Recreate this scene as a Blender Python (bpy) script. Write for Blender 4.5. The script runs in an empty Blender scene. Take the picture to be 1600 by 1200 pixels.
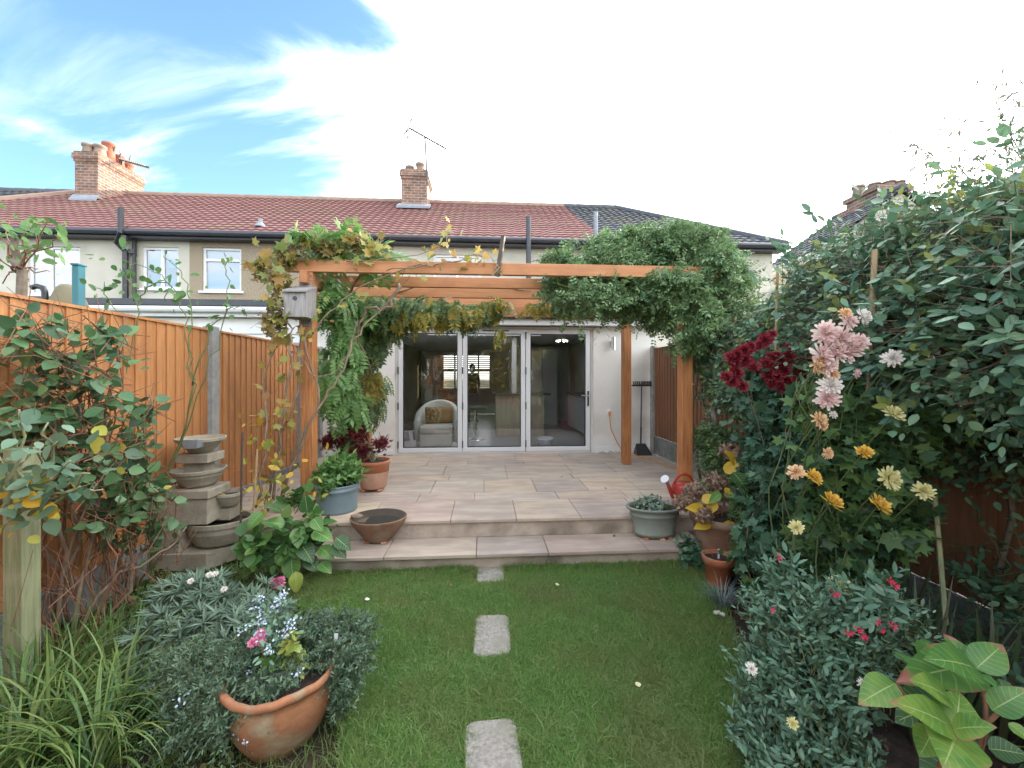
import bpy, math, random
import numpy as np
from mathutils import Vector, Matrix, noise as mnoise
R = math.radians
random.seed(7); rng = np.random.default_rng(11)
S = bpy.context.scene
COL = S.collection

# ---------------------------------------------------------------- camera
YAW = R(3.8); CA, SA = math.cos(YAW), math.sin(YAW); CZ = 1.62; F = 640.0
cd = bpy.data.cameras.new('camera'); cam = bpy.data.objects.new('camera', cd); COL.objects.link(cam)
cd.sensor_width = 36; cd.lens = 36 * F / 1600; cd.shift_y = -10 / 1600; cd.clip_start = .05; cd.clip_end = 1500
cam.location = (0, 0, CZ); cam.rotation_euler = (R(90), 0, -YAW); S.camera = cam
RT = np.array([CA, -SA, 0]); FW = np.array([SA, CA, 0]); CP = np.array([0, 0, CZ])
def W(px, py, X=None, Y=None, Z=None, D=None):
    r = RT * (px - 800) / F + FW + np.array([0, 0, 1]) * (590 - py) / F
    if X is not None: t = X / r[0]
    elif Y is not None: t = Y / r[1]
    elif Z is not None: t = (Z - CZ) / r[2]
    else: t = D
    return CP + r * t

# ---------------------------------------------------------------- light
SUN_AZ, SUN_EL = R(50), R(15)           # azimuth measured from +Y towards +X
sd = Vector((math.sin(SUN_AZ) * math.cos(SUN_EL), math.cos(SUN_AZ) * math.cos(SUN_EL), math.sin(SUN_EL)))
sl = bpy.data.lights.new('sun', 'SUN'); sl.energy = 3.2; sl.angle = R(.6); sl.color = (1, .86, .68)
so = bpy.data.objects.new('sun', sl); COL.objects.link(so); so.rotation_euler = (-sd).to_track_quat('-Z', 'Y').to_euler(); so.location = (30, 30, 20)
w = bpy.data.worlds.new('World'); S.world = w; w.use_nodes = True
nt = w.node_tree; nt.nodes.clear(); N = nt.nodes.new; L = nt.links.new
def math_node(nt, op, a, b=None, clamp=False):
    n = nt.nodes.new('ShaderNodeMath'); n.operation = op; n.use_clamp = clamp
    for i, v in enumerate((a, b)):
        if v is None: continue
        if isinstance(v, (int, float)): n.inputs[i].default_value = v
        else: nt.links.new(v, n.inputs[i])
    return n.outputs[0]
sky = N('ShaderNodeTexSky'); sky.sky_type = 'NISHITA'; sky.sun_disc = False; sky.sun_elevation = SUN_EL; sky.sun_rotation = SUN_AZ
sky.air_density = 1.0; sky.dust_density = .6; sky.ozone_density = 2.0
tc = N('ShaderNodeTexCoord'); sep = N('ShaderNodeSeparateXYZ'); L(tc.outputs['Generated'], sep.inputs[0])
den = math_node(nt, 'ADD', math_node(nt, 'MAXIMUM', sep.outputs[2], 0), .22)
cmb = N('ShaderNodeCombineXYZ'); L(math_node(nt, 'DIVIDE', sep.outputs[0], den), cmb.inputs[0]); L(math_node(nt, 'DIVIDE', sep.outputs[1], den), cmb.inputs[1])
mp = N('ShaderNodeMapping'); mp.inputs['Rotation'].default_value = (0, 0, R(24)); mp.inputs['Scale'].default_value = (.6, 1.6, 1); mp.inputs['Location'].default_value = (6.1, 9.45, 0)
L(cmb.outputs[0], mp.inputs[0])
n1 = N('ShaderNodeTexNoise'); n1.inputs['Scale'].default_value = 1.6; n1.inputs['Detail'].default_value = 9; n1.inputs['Roughness'].default_value = .56; n1.inputs['Distortion'].default_value = .9
L(mp.outputs[0], n1.inputs['Vector'])
dt = N('ShaderNodeVectorMath'); dt.operation = 'DOT_PRODUCT'; L(tc.outputs['Generated'], dt.inputs[0]); dt.inputs[1].default_value = sd
glow = N('ShaderNodeMapRange'); glow.interpolation_type = 'SMOOTHSTEP'; L(dt.outputs['Value'], glow.inputs[0])
glow.inputs['From Min'].default_value = .2; glow.inputs['From Max'].default_value = .74; glow.inputs['To Max'].default_value = .45
bk = N('ShaderNodeMapRange'); bk.interpolation_type = 'SMOOTHSTEP'; L(sep.outputs[1], bk.inputs[0]); bk.inputs['From Min'].default_value = .25; bk.inputs['From Max'].default_value = -.5; bk.inputs['To Max'].default_value = .3   # extra cloud added behind the viewer, out of view, to brighten the garden
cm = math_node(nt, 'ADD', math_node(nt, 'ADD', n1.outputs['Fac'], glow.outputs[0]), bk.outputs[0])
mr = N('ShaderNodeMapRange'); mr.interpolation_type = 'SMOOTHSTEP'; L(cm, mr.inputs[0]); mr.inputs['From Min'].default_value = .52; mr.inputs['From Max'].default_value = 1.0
# thin cloud brightens towards the sun
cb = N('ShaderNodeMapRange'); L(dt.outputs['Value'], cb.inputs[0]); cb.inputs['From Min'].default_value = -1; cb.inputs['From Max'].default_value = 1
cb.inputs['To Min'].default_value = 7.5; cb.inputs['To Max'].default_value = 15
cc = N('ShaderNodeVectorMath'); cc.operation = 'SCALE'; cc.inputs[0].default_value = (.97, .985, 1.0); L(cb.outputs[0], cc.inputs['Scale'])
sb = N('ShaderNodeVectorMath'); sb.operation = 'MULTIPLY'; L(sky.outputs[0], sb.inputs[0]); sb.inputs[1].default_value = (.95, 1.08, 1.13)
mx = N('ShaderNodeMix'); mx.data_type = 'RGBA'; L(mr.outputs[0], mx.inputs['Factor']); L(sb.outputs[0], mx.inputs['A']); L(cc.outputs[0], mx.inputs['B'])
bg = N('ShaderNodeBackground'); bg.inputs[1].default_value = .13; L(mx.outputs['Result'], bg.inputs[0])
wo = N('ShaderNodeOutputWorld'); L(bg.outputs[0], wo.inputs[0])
S.view_settings.view_transform = 'Standard'; S.view_settings.look = 'None'; S.view_settings.exposure = 1.8; S.view_settings.gamma = 1
S.cycles.max_bounces = 8; S.cycles.transparent_max_bounces = 12

# ---------------------------------------------------------------- materials
def mat(name, c1, c2=None, rough=.7, scale=8, bump=0, bscale=None, metal=0, stretch=(1, 1, 1), island=None, spec=.5, coord='Object', detail=5, island_amt=.5, c3=None, s3=1.2, coat=0, lo=.35, hi=.65):
    m = bpy.data.materials.new(name); m.use_nodes = True; nt = m.node_tree; b = nt.nodes['Principled BSDF']
    b.inputs['Roughness'].default_value = rough; b.inputs['Metallic'].default_value = metal; b.inputs['Specular IOR Level'].default_value = spec
    b.inputs['Coat Weight'].default_value = coat
    tc = nt.nodes.new('ShaderNodeTexCoord'); mp = nt.nodes.new('ShaderNodeMapping'); mp.inputs['Scale'].default_value = stretch
    nt.links.new(tc.outputs[coord], mp.inputs[0])
    col = None
    if c2 is not None:
        n = nt.nodes.new('ShaderNodeTexNoise'); n.inputs['Scale'].default_value = scale; n.inputs['Detail'].default_value = detail; n.inputs['Roughness'].default_value = .6
        nt.links.new(mp.outputs[0], n.inputs['Vector'])
        r = nt.nodes.new('ShaderNodeMapRange'); r.inputs['From Min'].default_value = lo; r.inputs['From Max'].default_value = hi; nt.links.new(n.outputs['Fac'], r.inputs[0])
        x = nt.nodes.new('ShaderNodeMix'); x.data_type = 'RGBA'; nt.links.new(r.outputs[0], x.inputs['Factor']); x.inputs['A'].default_value = (*c1, 1); x.inputs['B'].default_value = (*c2, 1)
        col = x.outputs['Result']
    if c3 is not None:
        n = nt.nodes.new('ShaderNodeTexNoise'); n.inputs['Scale'].default_value = s3; n.inputs['Detail'].default_value = 6; nt.links.new(tc.outputs[coord], n.inputs['Vector'])
        r = nt.nodes.new('ShaderNodeMapRange'); r.inputs['From Min'].default_value = .5; r.inputs['From Max'].default_value = .68; r.inputs['To Max'].default_value = .75; nt.links.new(n.outputs['Fac'], r.inputs[0])
        x = nt.nodes.new('ShaderNodeMix'); x.data_type = 'RGBA'; nt.links.new(r.outputs[0], x.inputs['Factor'])
        if col is None: x.inputs['A'].default_value = (*c1, 1)
        else: nt.links.new(col, x.inputs['A'])
        x.inputs['B'].default_value = (*c3, 1); col = x.outputs['Result']
    if island:
        g = nt.nodes.new('ShaderNodeNewGeometry'); cr = nt.nodes.new('ShaderNodeValToRGB'); nt.links.new(g.outputs['Random Per Island'], cr.inputs[0])
        e = cr.color_ramp.elements
        while len(e) < len(island): e.new(.5)
        for i, c in enumerate(island): e[i].position = i / (len(island) - 1); e[i].color = (*c, 1)
        if col is None: col = cr.outputs[0]
        else:
            x = nt.nodes.new('ShaderNodeMix'); x.data_type = 'RGBA'; x.inputs['Factor'].default_value = island_amt
            nt.links.new(col, x.inputs['A']); nt.links.new(cr.outputs[0], x.inputs['B']); col = x.outputs['Result']
    if col is None: b.inputs['Base Color'].default_value = (*c1, 1)
    else: nt.links.new(col, b.inputs['Base Color'])
    if bump:
        n = nt.nodes.new('ShaderNodeTexNoise'); n.inputs['Scale'].default_value = bscale or scale * 2; n.inputs['Detail'].default_value = 4; nt.links.new(mp.outputs[0], n.inputs['Vector'])
        bp = nt.nodes.new('ShaderNodeBump'); bp.inputs['Strength'].default_value = bump; bp.inputs['Distance'].default_value = .01; nt.links.new(n.outputs['Fac'], bp.inputs['Height']); nt.links.new(bp.outputs[0], b.inputs['Normal'])
    return m
def leafmat(name, cols, trans=.3, rough=.45, patch=.0, pc=(.1, .1, .02), spec=.4, pscale=3.0):
    """leaf colours picked leaf by leaf"""
    m = bpy.data.materials.new(name); m.use_nodes = True; nt = m.node_tree; b = nt.nodes['Principled BSDF']; out = nt.nodes['Material Output']
    b.inputs['Roughness'].default_value = rough; b.inputs['Specular IOR Level'].default_value = spec
    g = nt.nodes.new('ShaderNodeNewGeometry'); cr = nt.nodes.new('ShaderNodeValToRGB'); nt.links.new(g.outputs['Random Per Island'], cr.inputs[0])
    e = cr.color_ramp.elements
    while len(e) < len(cols): e.new(.5)
    for i, c in enumerate(cols): e[i].position = i / (len(cols) - 1); e[i].color = (*c, 1)
    tc = nt.nodes.new('ShaderNodeTexCoord'); n = nt.nodes.new('ShaderNodeTexNoise'); n.inputs['Scale'].default_value = pscale; n.inputs['Detail'].default_value = 3; nt.links.new(tc.outputs['Object'], n.inputs['Vector'])
    r = nt.nodes.new('ShaderNodeMapRange'); r.inputs['From Min'].default_value = .45; r.inputs['From Max'].default_value = .65; r.inputs['To Max'].default_value = patch; nt.links.new(n.outputs['Fac'], r.inputs[0])
    x = nt.nodes.new('ShaderNodeMix'); x.data_type = 'RGBA'; nt.links.new(r.outputs[0], x.inputs['Factor']); nt.links.new(cr.outputs[0], x.inputs['A']); x.inputs['B'].default_value = (*pc, 1)
    nt.links.new(x.outputs['Result'], b.inputs['Base Color'])
    t = nt.nodes.new('ShaderNodeBsdfTranslucent'); nt.links.new(x.outputs['Result'], t.inputs[0])
    ms = nt.nodes.new('ShaderNodeMixShader'); ms.inputs[0].default_value = trans; nt.links.new(b.outputs[0], ms.inputs[1]); nt.links.new(t.outputs[0], ms.inputs[2]); nt.links.new(ms.outputs[0], out.inputs[0])
    return m
def brickmat(name, c1, c2, mortar):
    m = bpy.data.materials.new(name); m.use_nodes = True; nt = m.node_tree; b = nt.nodes['Principled BSDF']; b.inputs['Roughness'].default_value = .9
    tc = nt.nodes.new('ShaderNodeTexCoord'); s = nt.nodes.new('ShaderNodeSeparateXYZ'); nt.links.new(tc.outputs['Object'], s.inputs[0])
    c = nt.nodes.new('ShaderNodeCombineXYZ'); nt.links.new(math_node(nt, 'ADD', s.outputs[0], s.outputs[1]), c.inputs[0]); nt.links.new(s.outputs[2], c.inputs[1])
    k = nt.nodes.new('ShaderNodeTexBrick'); nt.links.new(c.outputs[0], k.inputs['Vector']); k.inputs['Scale'].default_value = 1
    k.inputs['Brick Width'].default_value = .225; k.inputs['Row Height'].default_value = .085; k.inputs['Mortar Size'].default_value = .012; k.inputs['Bias'].default_value = -.1
    k.inputs['Color1'].default_value = (*c1, 1); k.inputs['Color2'].default_value = (*c2, 1); k.inputs['Mortar'].default_value = (*mortar, 1)
    n = nt.nodes.new('ShaderNodeTexNoise'); n.inputs['Scale'].default_value = 5; nt.links.new(tc.outputs['Object'], n.inputs['Vector'])
    x = nt.nodes.new('ShaderNodeMix'); x.data_type = 'RGBA'; x.blend_type = 'MULTIPLY'; x.inputs['Factor'].default_value = .7; nt.links.new(k.outputs[0], x.inputs['A']); nt.links.new(n.outputs['Fac'], x.inputs['B'])
    nt.links.new(x.outputs['Result'], b.inputs['Base Color'])
    bp = nt.nodes.new('ShaderNodeBump'); bp.inputs['Strength'].default_value = .6; bp.inputs['Distance'].default_value = .01; nt.links.new(k.outputs['Fac'], bp.inputs['Height']); bp.invert = True; nt.links.new(bp.outputs[0], b.inputs['Normal'])
    return m
def glassmat(name, refl, tint):
    m = bpy.data.materials.new(name); m.use_nodes = True; nt = m.node_tree; nt.nodes.remove(nt.nodes['Principled BSDF']); out = nt.nodes['Material Output']
    g = nt.nodes.new('ShaderNodeBsdfGlossy'); g.inputs['Roughness'].default_value = .015; g.inputs[0].default_value = (1, 1, 1, 1)
    t = nt.nodes.new('ShaderNodeBsdfTransparent'); t.inputs[0].default_value = (*tint, 1)
    f = nt.nodes.new('ShaderNodeFresnel'); f.inputs[0].default_value = 1.5
    ms = nt.nodes.new('ShaderNodeMixShader'); nt.links.new(math_node(nt, 'MULTIPLY', f.outputs[0], refl, True), ms.inputs[0]); nt.links.new(t.outputs[0], ms.inputs[1]); nt.links.new(g.outputs[0], ms.inputs[2]); nt.links.new(ms.outputs[0], out.inputs[0])
    return m
M = {}
M['cream'] = mat('cream_render', (.56, .53, .45), (.50, .47, .40), .9, 2, .25, 90, c3=(.42, .40, .34), s3=.7)
M['white_render'] = mat('white_render', (.74, .73, .69), (.69, .67, .63), .9, 2.5, .2, 90, c3=(.52, .50, .45), s3=1.2)
M['pebble'] = mat('pebbledash', (.42, .34, .24), (.20, .16, .11), .95, 45, 1.0, 60, detail=2)
M['upvc'] = mat('white_plastic', (.74, .75, .76), (.68, .69, .70), .35, 3)
M['door'] = mat('white_door_metal', (.70, .71, .73), None, .35)
M['fascia'] = mat('fascia_paint', (.62, .61, .58), (.55, .54, .51), .6, 4)
M['black'] = mat('black_plastic', (.018, .019, .022), (.03, .03, .034), .4, 5)
M['gutter'] = mat('dark_gutter', (.03, .034, .045), (.05, .05, .06), .4, 5)
M['lead'] = mat('lead_flashing', (.20, .22, .26), (.28, .30, .33), .55, 6)
M['tile'] = mat('red_roof_tile', (.26, .125, .11), (.19, .09, .085), .8, 3, .4, 40, island=[(.21, .10, .09), (.28, .14, .125)], c3=(.20, .15, .09), s3=.8)
M['slate'] = mat('grey_roof_tile', (.055, .06, .075), (.085, .09, .105), .7, 3, .4, 40, c3=(.10, .095, .07), s3=.8)
M['ridge'] = mat('ridge_tile', (.24, .17, .13), (.34, .22, .17), .85, 3)
M['brick'] = brickmat('chimney_brick', (.42, .19, .12), (.20, .12, .10), (.42, .38, .32))
M['pot_clay'] = mat('chimney_pot_clay', (.42, .13, .07), (.30, .12, .08), .8, 6)
M['pot_buff'] = mat('chimney_pot_buff', (.30, .22, .17), (.2, .15, .12), .85, 6)
M['pane'] = glassmat('upstairs_pane', 6, (.6, .68, .72))
M['glass'] = glassmat('door_glass', 2.6, (.95, .96, .96))
M['blind'] = mat('white_blind', (.5, .55, .58), (.42, .47, .5), .8, 2)
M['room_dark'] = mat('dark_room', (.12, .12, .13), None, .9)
M['stain'] = mat('orange_stained_timber', (.54, .24, .085), (.30, .12, .045), .62, 6, .5, 24, stretch=(9, 9, .6), island=[(.40, .165, .055), (.58, .27, .10), (.46, .20, .075)], island_amt=.42, c3=(.27, .11, .045), s3=3.2, detail=9)
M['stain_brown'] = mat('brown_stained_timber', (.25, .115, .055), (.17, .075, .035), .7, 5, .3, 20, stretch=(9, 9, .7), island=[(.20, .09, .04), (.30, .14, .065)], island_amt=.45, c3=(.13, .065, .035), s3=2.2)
M['beam'] = mat('stained_pergola_timber', (.50, .23, .10), (.37, .155, .065), .6, 4, .3, 16, stretch=(.7, 9, 9), island=[(.38, .14, .05), (.52, .22, .08)], island_amt=.4, c3=(.25, .10, .05), s3=3)
M['post'] = mat('stained_post_timber', (.52, .21, .07), (.30, .115, .04), .6, 6, .5, 22, stretch=(9, 9, .6), c3=(.56, .24, .08), s3=2.5)
M['concrete'] = mat('fence_concrete', (.33, .33, .32), (.24, .24, .235), .9, 14, .5, 60, c3=(.40, .38, .34), s3=3)
M['gravel_board'] = mat('gravel_board_concrete', (.25, .25, .24), (.16, .165, .155), .9, 10, .5, 50, c3=(.10, .12, .07), s3=3)
M['stone'] = mat('fountain_stone', (.36, .32, .25), (.27, .235, .18), .9, 9, .35, 50, c3=(.20, .17, .12), s3=3.5)
M['terra'] = mat('terracotta', (.40, .135, .06), (.30, .105, .05), .75, 6, .2, 40, c3=(.52, .34, .24), s3=3.5)
M['terra_old'] = mat('weathered_terracotta', (.38, .16, .075), (.20, .095, .05), .8, 7, .4, 40, c3=(.36, .31, .20), s3=7)
M['terra_brown'] = mat('brown_terracotta', (.23, .12, .075), (.16, .085, .055), .8, 6, .3, 40, c3=(.27, .20, .14), s3=4)
M['pot_blue'] = mat('blue_grey_plastic', (.155, .21, .235), (.13, .18, .20), .45, 4)
M['pot_green'] = mat('sage_green_plastic', (.20, .225, .19), (.16, .185, .155), .6, 5, c3=(.26, .26, .21), s3=4)
M['soil'] = mat('soil', (.045, .03, .02), (.02, .014, .010), .95, 25, 1, 60, c3=(.07, .05, .032), s3=12)
M['lawn'] = mat('lawn_turf', (.06, .10, .022), (.08, .09, .03), .95, 20, .6, 80)
M['farground'] = mat('far_ground', (.05, .07, .025), (.06, .05, .03), .95, .5)
M['slab'] = mat('sandstone_slab', (.50, .40, .32), (.26, .19, .165), .72, 2.2, .3, 30, stretch=(1, 5, 1), island=[(.42, .33, .27), (.32, .28, .25), (.52, .42, .29), (.40, .30, .25), (.46, .40, .32), (.35, .31, .27), (.54, .45, .34)], island_amt=.55, detail=9, c3=(.22, .17, .14), s3=3.2, lo=.40, hi=.60)
M['riser'] = mat('sandstone_riser', (.44, .37, .30), (.32, .26, .21), .85, 6, .5, 40, c3=(.13, .11, .08), s3=2.8)
M['mortar'] = mat('mortar', (.36, .31, .26), (.26, .22, .19), .95, 20, .3, 60, c3=(.10, .09, .07), s3=6)
M['aggregate'] = mat('aggregate_stone', (.34, .31, .27), (.21, .20, .18), .95, 60, 1, 90, detail=3, lo=.38, hi=.64, c3=(.24, .23, .18), s3=6)
M['steel'] = mat('brushed_steel', (.62, .61, .6), None, .28, metal=1)
M['greywood'] = mat('weathered_grey_wood', (.34, .32, .31), (.22, .21, .205), .85, 6, .4, 20, stretch=(8, 8, .8))
M['greenwood'] = mat('green_treated_wood', (.28, .29, .16), (.17, .19, .10), .85, 5, .4, 20, stretch=(9, 9, .6), c3=(.34, .32, .22), s3=4)
M['bamboo'] = mat('bamboo_cane', (.42, .30, .17), (.32, .22, .12), .6, 5, stretch=(1, 1, .5))
M['cane_dark'] = mat('dark_cane', (.06, .045, .035), (.10, .075, .06), .7, 6)
M['stem'] = mat('woody_stem', (.17, .11, .075), (.26, .19, .13), .85, 12, .3, 50)
M['stem_red'] = mat('reddish_stem', (.16, .07, .045), (.28, .14, .08), .8, 12)
M['stem_green'] = mat('green_stem', (.09, .13, .04), (.14, .15, .06), .7, 8)
M['bark'] = mat('bark', (.12, .09, .065), (.20, .16, .12), .9, 12, .6, 40)
M['red_plastic'] = mat('red_plastic', (.42, .035, .025), (.34, .03, .022), .4, 4)
M['white_plastic'] = mat('white_bucket_plastic', (.68, .72, .78), None, .4)
M['teal'] = mat('teal_paint', (.04, .20, .24), (.05, .16, .19), .5, 4)
M['canvas'] = mat('olive_canvas', (.22, .19, .12), (.16, .14, .09), .9, 4)
M['room_wall'] = mat('room_wall_paint', (.6, .6, .59), None, .9)
M['room_floor'] = mat('grey_floor_tile', (.36, .36, .36), (.30, .30, .305), .3, 1.5)
M['leather'] = mat('cream_leather', (.58, .58, .53), (.52, .52, .47), .45, 3)
M['cushion_a'] = mat('patterned_cushion', (.46, .26, .10), (.12, .09, .05), .9, 22, stretch=(1, 1, .4), c3=(.55, .45, .22), s3=18)
M['cushion_b'] = mat('rust_cushion', (.42, .17, .07), (.32, .20, .08), .9, 15)
M['silver_plastic'] = mat('silver_plastic', (.42, .43, .44), None, .4)
M['cabinet'] = mat('pale_wood_cabinet', (.36, .30, .22), (.28, .23, .17), .5, 3, stretch=(6, 6, .5))
M['cupboard'] = mat('white_cupboard', (.42, .42, .42), None, .4)
M['worktop'] = mat('dark_worktop', (.06, .06, .065), None, .3)
M['cloth_dark'] = mat('dark_cloth', (.02, .021, .028), None, .9)
M['skin'] = mat('skin', (.42, .24, .17), None, .6)
M['cord'] = mat('orange_cord', (.60, .26, .08), None, .5)
M['mesh'] = mat('wire_mesh', (.10, .11, .10), None, .5, metal=.6)
M['pebbles'] = mat('pale_pebbles', (.5, .45, .38), None, .8, island=[(.55, .5, .42), (.3, .25, .2), (.7, .66, .6), (.45, .35, .25)])
M['wire'] = mat('aerial_metal', (.05, .05, .055), None, .5)
M['shutter'] = mat('cream_shutter', (.75, .68, .48), None, .6)
# leaf colours
LM = {}
LM['round'] = leafmat('climber_leaf', [(.061, .143, .061), (.099, .198, .083), (.044, .099, .050), (.132, .242, .094), (.077, .154, .061)], .22, .38)
LM['blush'] = leafmat('rose_leaf', [(.10, .19, .12), (.16, .26, .17), (.07, .14, .08)], .25, .4)
LM['yellow'] = leafmat('yellow_leaf', [(.55, .42, .05), (.62, .36, .05), (.40, .40, .07), (.50, .50, .10)], .4, .5)
LM['vine'] = leafmat('vine_leaf', [(.36, .30, .08), (.24, .29, .07), (.42, .26, .08), (.18, .25, .07), (.28, .15, .08), (.50, .42, .10)], .35, .55)
LM['wist'] = leafmat('wisteria_leaf', [(.144, .273, .071), (.101, .215, .065), (.201, .345, .101), (.129, .230, .086)], .35, .45)
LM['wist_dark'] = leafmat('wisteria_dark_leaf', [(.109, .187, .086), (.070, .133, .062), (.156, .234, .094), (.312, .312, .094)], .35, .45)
LM['wist_yel'] = leafmat('wisteria_yellow_leaf', [(.42, .30, .05), (.24, .24, .05), (.14, .18, .05), (.50, .34, .06), (.10, .15, .045)], .4, .5)
LM['jas'] = leafmat('jasmine_leaf', [(.137, .253, .127), (.095, .190, .105), (.212, .338, .149), (.296, .422, .169), (.116, .212, .116)], .32, .4, .4, (.16, .20, .06))
LM['hedge'] = leafmat('hedge_leaf', [(.105, .220, .139), (.069, .151, .105), (.162, .300, .185), (.254, .393, .231), (.105, .208, .128)], .25, .36, .35, (.12, .18, .05))
LM['mum'] = leafmat('chrysanthemum_leaf', [(.068, .149, .061), (.047, .108, .054), (.108, .203, .068), (.162, .270, .081), (.068, .135, .068)], .28, .5)
LM['mum2'] = leafmat('dark_chrysanthemum_leaf', [(.054, .124, .078), (.078, .171, .101), (.124, .233, .124)], .25, .5)
LM['salvia'] = leafmat('salvia_leaf', [(.124, .229, .150), (.176, .316, .211), (.088, .176, .114), (.246, .369, .246)], .25, .5)
LM['mint'] = leafmat('mint_leaf', [(.13, .27, .07), (.20, .36, .11), (.09, .20, .06), (.16, .30, .08)], .35, .4)
LM['acer'] = leafmat('acer_leaf', [(.17, .018, .028), (.11, .012, .022), (.24, .03, .035), (.09, .02, .03)], .35, .5)
LM['rosemary'] = leafmat('rosemary_leaf', [(.080, .144, .089), (.128, .208, .128), (.056, .104, .064), (.175, .255, .160)], .15, .5)
LM['wall'] = leafmat('wallflower_leaf', [(.112, .175, .119), (.163, .237, .163), (.075, .125, .088), (.100, .156, .100)], .2, .5)
LM['strap'] = leafmat('strap_leaf', [(.085, .170, .043), (.051, .119, .038), (.136, .230, .060), (.170, .221, .060), (.043, .093, .034)], .3, .4)
LM['iris'] = leafmat('iris_leaf', [(.042, .084, .042), (.072, .108, .048), (.108, .096, .048)], .25, .45)
LM['bean'] = leafmat('heart_leaf', [(.08, .19, .05), (.06, .14, .045), (.11, .23, .06), (.14, .22, .06)], .3, .4)
LM['cover'] = leafmat('ground_cover_leaf', [(.07, .13, .03), (.10, .17, .035), (.05, .09, .025), (.14, .15, .04)], .3, .5)
LM['grass'] = leafmat('grass_blade', [(.115, .245, .055), (.155, .30, .07), (.21, .36, .09), (.12, .24, .06), (.34, .36, .16)], .4, .5, .75, (.21, .25, .085), pscale=1.9)
LM['tussock'] = leafmat('blue_grass', [(.17, .23, .22), (.24, .30, .27), (.12, .17, .15)], .2, .5)
LM['dead'] = leafmat('dried_flowerhead', [(.34, .24, .16), (.24, .16, .11), (.42, .32, .22), (.30, .16, .13)], .3, .8)
LM['brown'] = leafmat('dry_leaf', [(.20, .11, .06), (.14, .075, .045), (.28, .17, .08)], .2, .8)
LM['tree_a'] = leafmat('autumn_tree_leaf', [(.30, .26, .07), (.18, .20, .06), (.38, .26, .07), (.22, .24, .08)], .35, .5)
LM['tree_b'] = leafmat('orange_tree_leaf', [(.50, .20, .05), (.40, .15, .04), (.34, .22, .06)], .35, .5)
LM['tree_c'] = leafmat('dark_tree_leaf', [(.06, .10, .03), (.09, .12, .04), (.12, .14, .05)], .35, .5)
LM['p_pink'] = leafmat('pink_petal', [(.84, .64, .60), (.86, .75, .70), (.80, .50, .50), (.86, .80, .75)], .3, .6)
LM['p_white'] = leafmat('white_petal', [(.84, .78, .72), (.86, .84, .80), (.84, .70, .66)], .3, .6)
LM['p_yellow'] = leafmat('yellow_petal', [(.80, .52, .08), (.84, .62, .14), (.76, .40, .06)], .3, .6)
LM['p_lemon'] = leafmat('pale_yellow_petal', [(.80, .74, .36), (.84, .80, .48), (.74, .66, .28)], .3, .6)
LM['p_peach'] = leafmat('peach_petal', [(.84, .56, .32), (.86, .66, .42), (.80, .48, .28)], .3, .6)
LM['p_red'] = leafmat('crimson_petal', [(.26, .02, .035), (.18, .012, .025), (.38, .04, .06)], .25, .6)
LM['p_mag'] = leafmat('magenta_petal', [(.80, .04, .14), (.70, .03, .10), (.85, .08, .22)], .3, .5)
LM['p_rose'] = leafmat('rose_petal', [(.80, .20, .40), (.85, .34, .52), (.86, .50, .62)], .3, .5)
LM['p_blue'] = leafmat('pale_blue_petal', [(.50, .62, .85), (.60, .70, .88), (.72, .80, .90)], .3, .5)

# ---------------------------------------------------------------- object helpers
def root_loc(o):
    while o.parent: o = o.parent
    return np.array(o.location)
def tag(o, label=None, cat=None, group=None, kind=None):
    for k, v in (('label', label), ('category', cat), ('group', group), ('kind', kind)):
        if v: o[k] = v
    return o
def thing(name, label, cat, loc=(0, 0, 0), rz=0, group=None):
    o = bpy.data.objects.new(name, None); COL.objects.link(o); o.location = [float(v) for v in loc]; o.rotation_euler = (0, 0, rz); o.empty_display_size = .1
    return tag(o, label, cat, group)
def mkobj(name, V, Fs, m, parent=None, smooth=False, local=False, loc=None):
    V = np.asarray(V, dtype=np.float64).reshape(-1, 3)
    if loc is None: loc = (0, 0, 0)
    if not local: V = V - (root_loc(parent) if parent is not None else np.array(loc))
    me = bpy.data.meshes.new(name)
    if isinstance(Fs, tuple):       # (loops, starts, totals) arrays
        lo, st, tt = Fs
        me.vertices.add(len(V)); me.vertices.foreach_set('co', V.astype(np.float32).ravel())
        me.loops.add(len(lo)); me.loops.foreach_set('vertex_index', lo.astype(np.int32))
        me.polygons.add(len(st)); me.polygons.foreach_set('loop_start', st.astype(np.int32))
        try: me.polygons.foreach_set('loop_total', tt.astype(np.int32))
        except Exception: pass
        me.update(calc_edges=True)
    else:
        me.from_pydata(V.tolist(), [], Fs); me.update()
    if smooth: me.polygons.foreach_set('use_smooth', [True] * len(me.polygons))
    me.materials.append(m)
    o = bpy.data.objects.new(name, me); COL.objects.link(o)
    if parent is not None: o.parent = parent
    else: o.location = loc
    return o
def copy_tree(o, parent=None):
    c = o.copy(); COL.objects.link(c); c.parent = parent
    for ch in [x for x in bpy.data.objects if x.parent == o]: copy_tree(ch, c)
    return c
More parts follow.
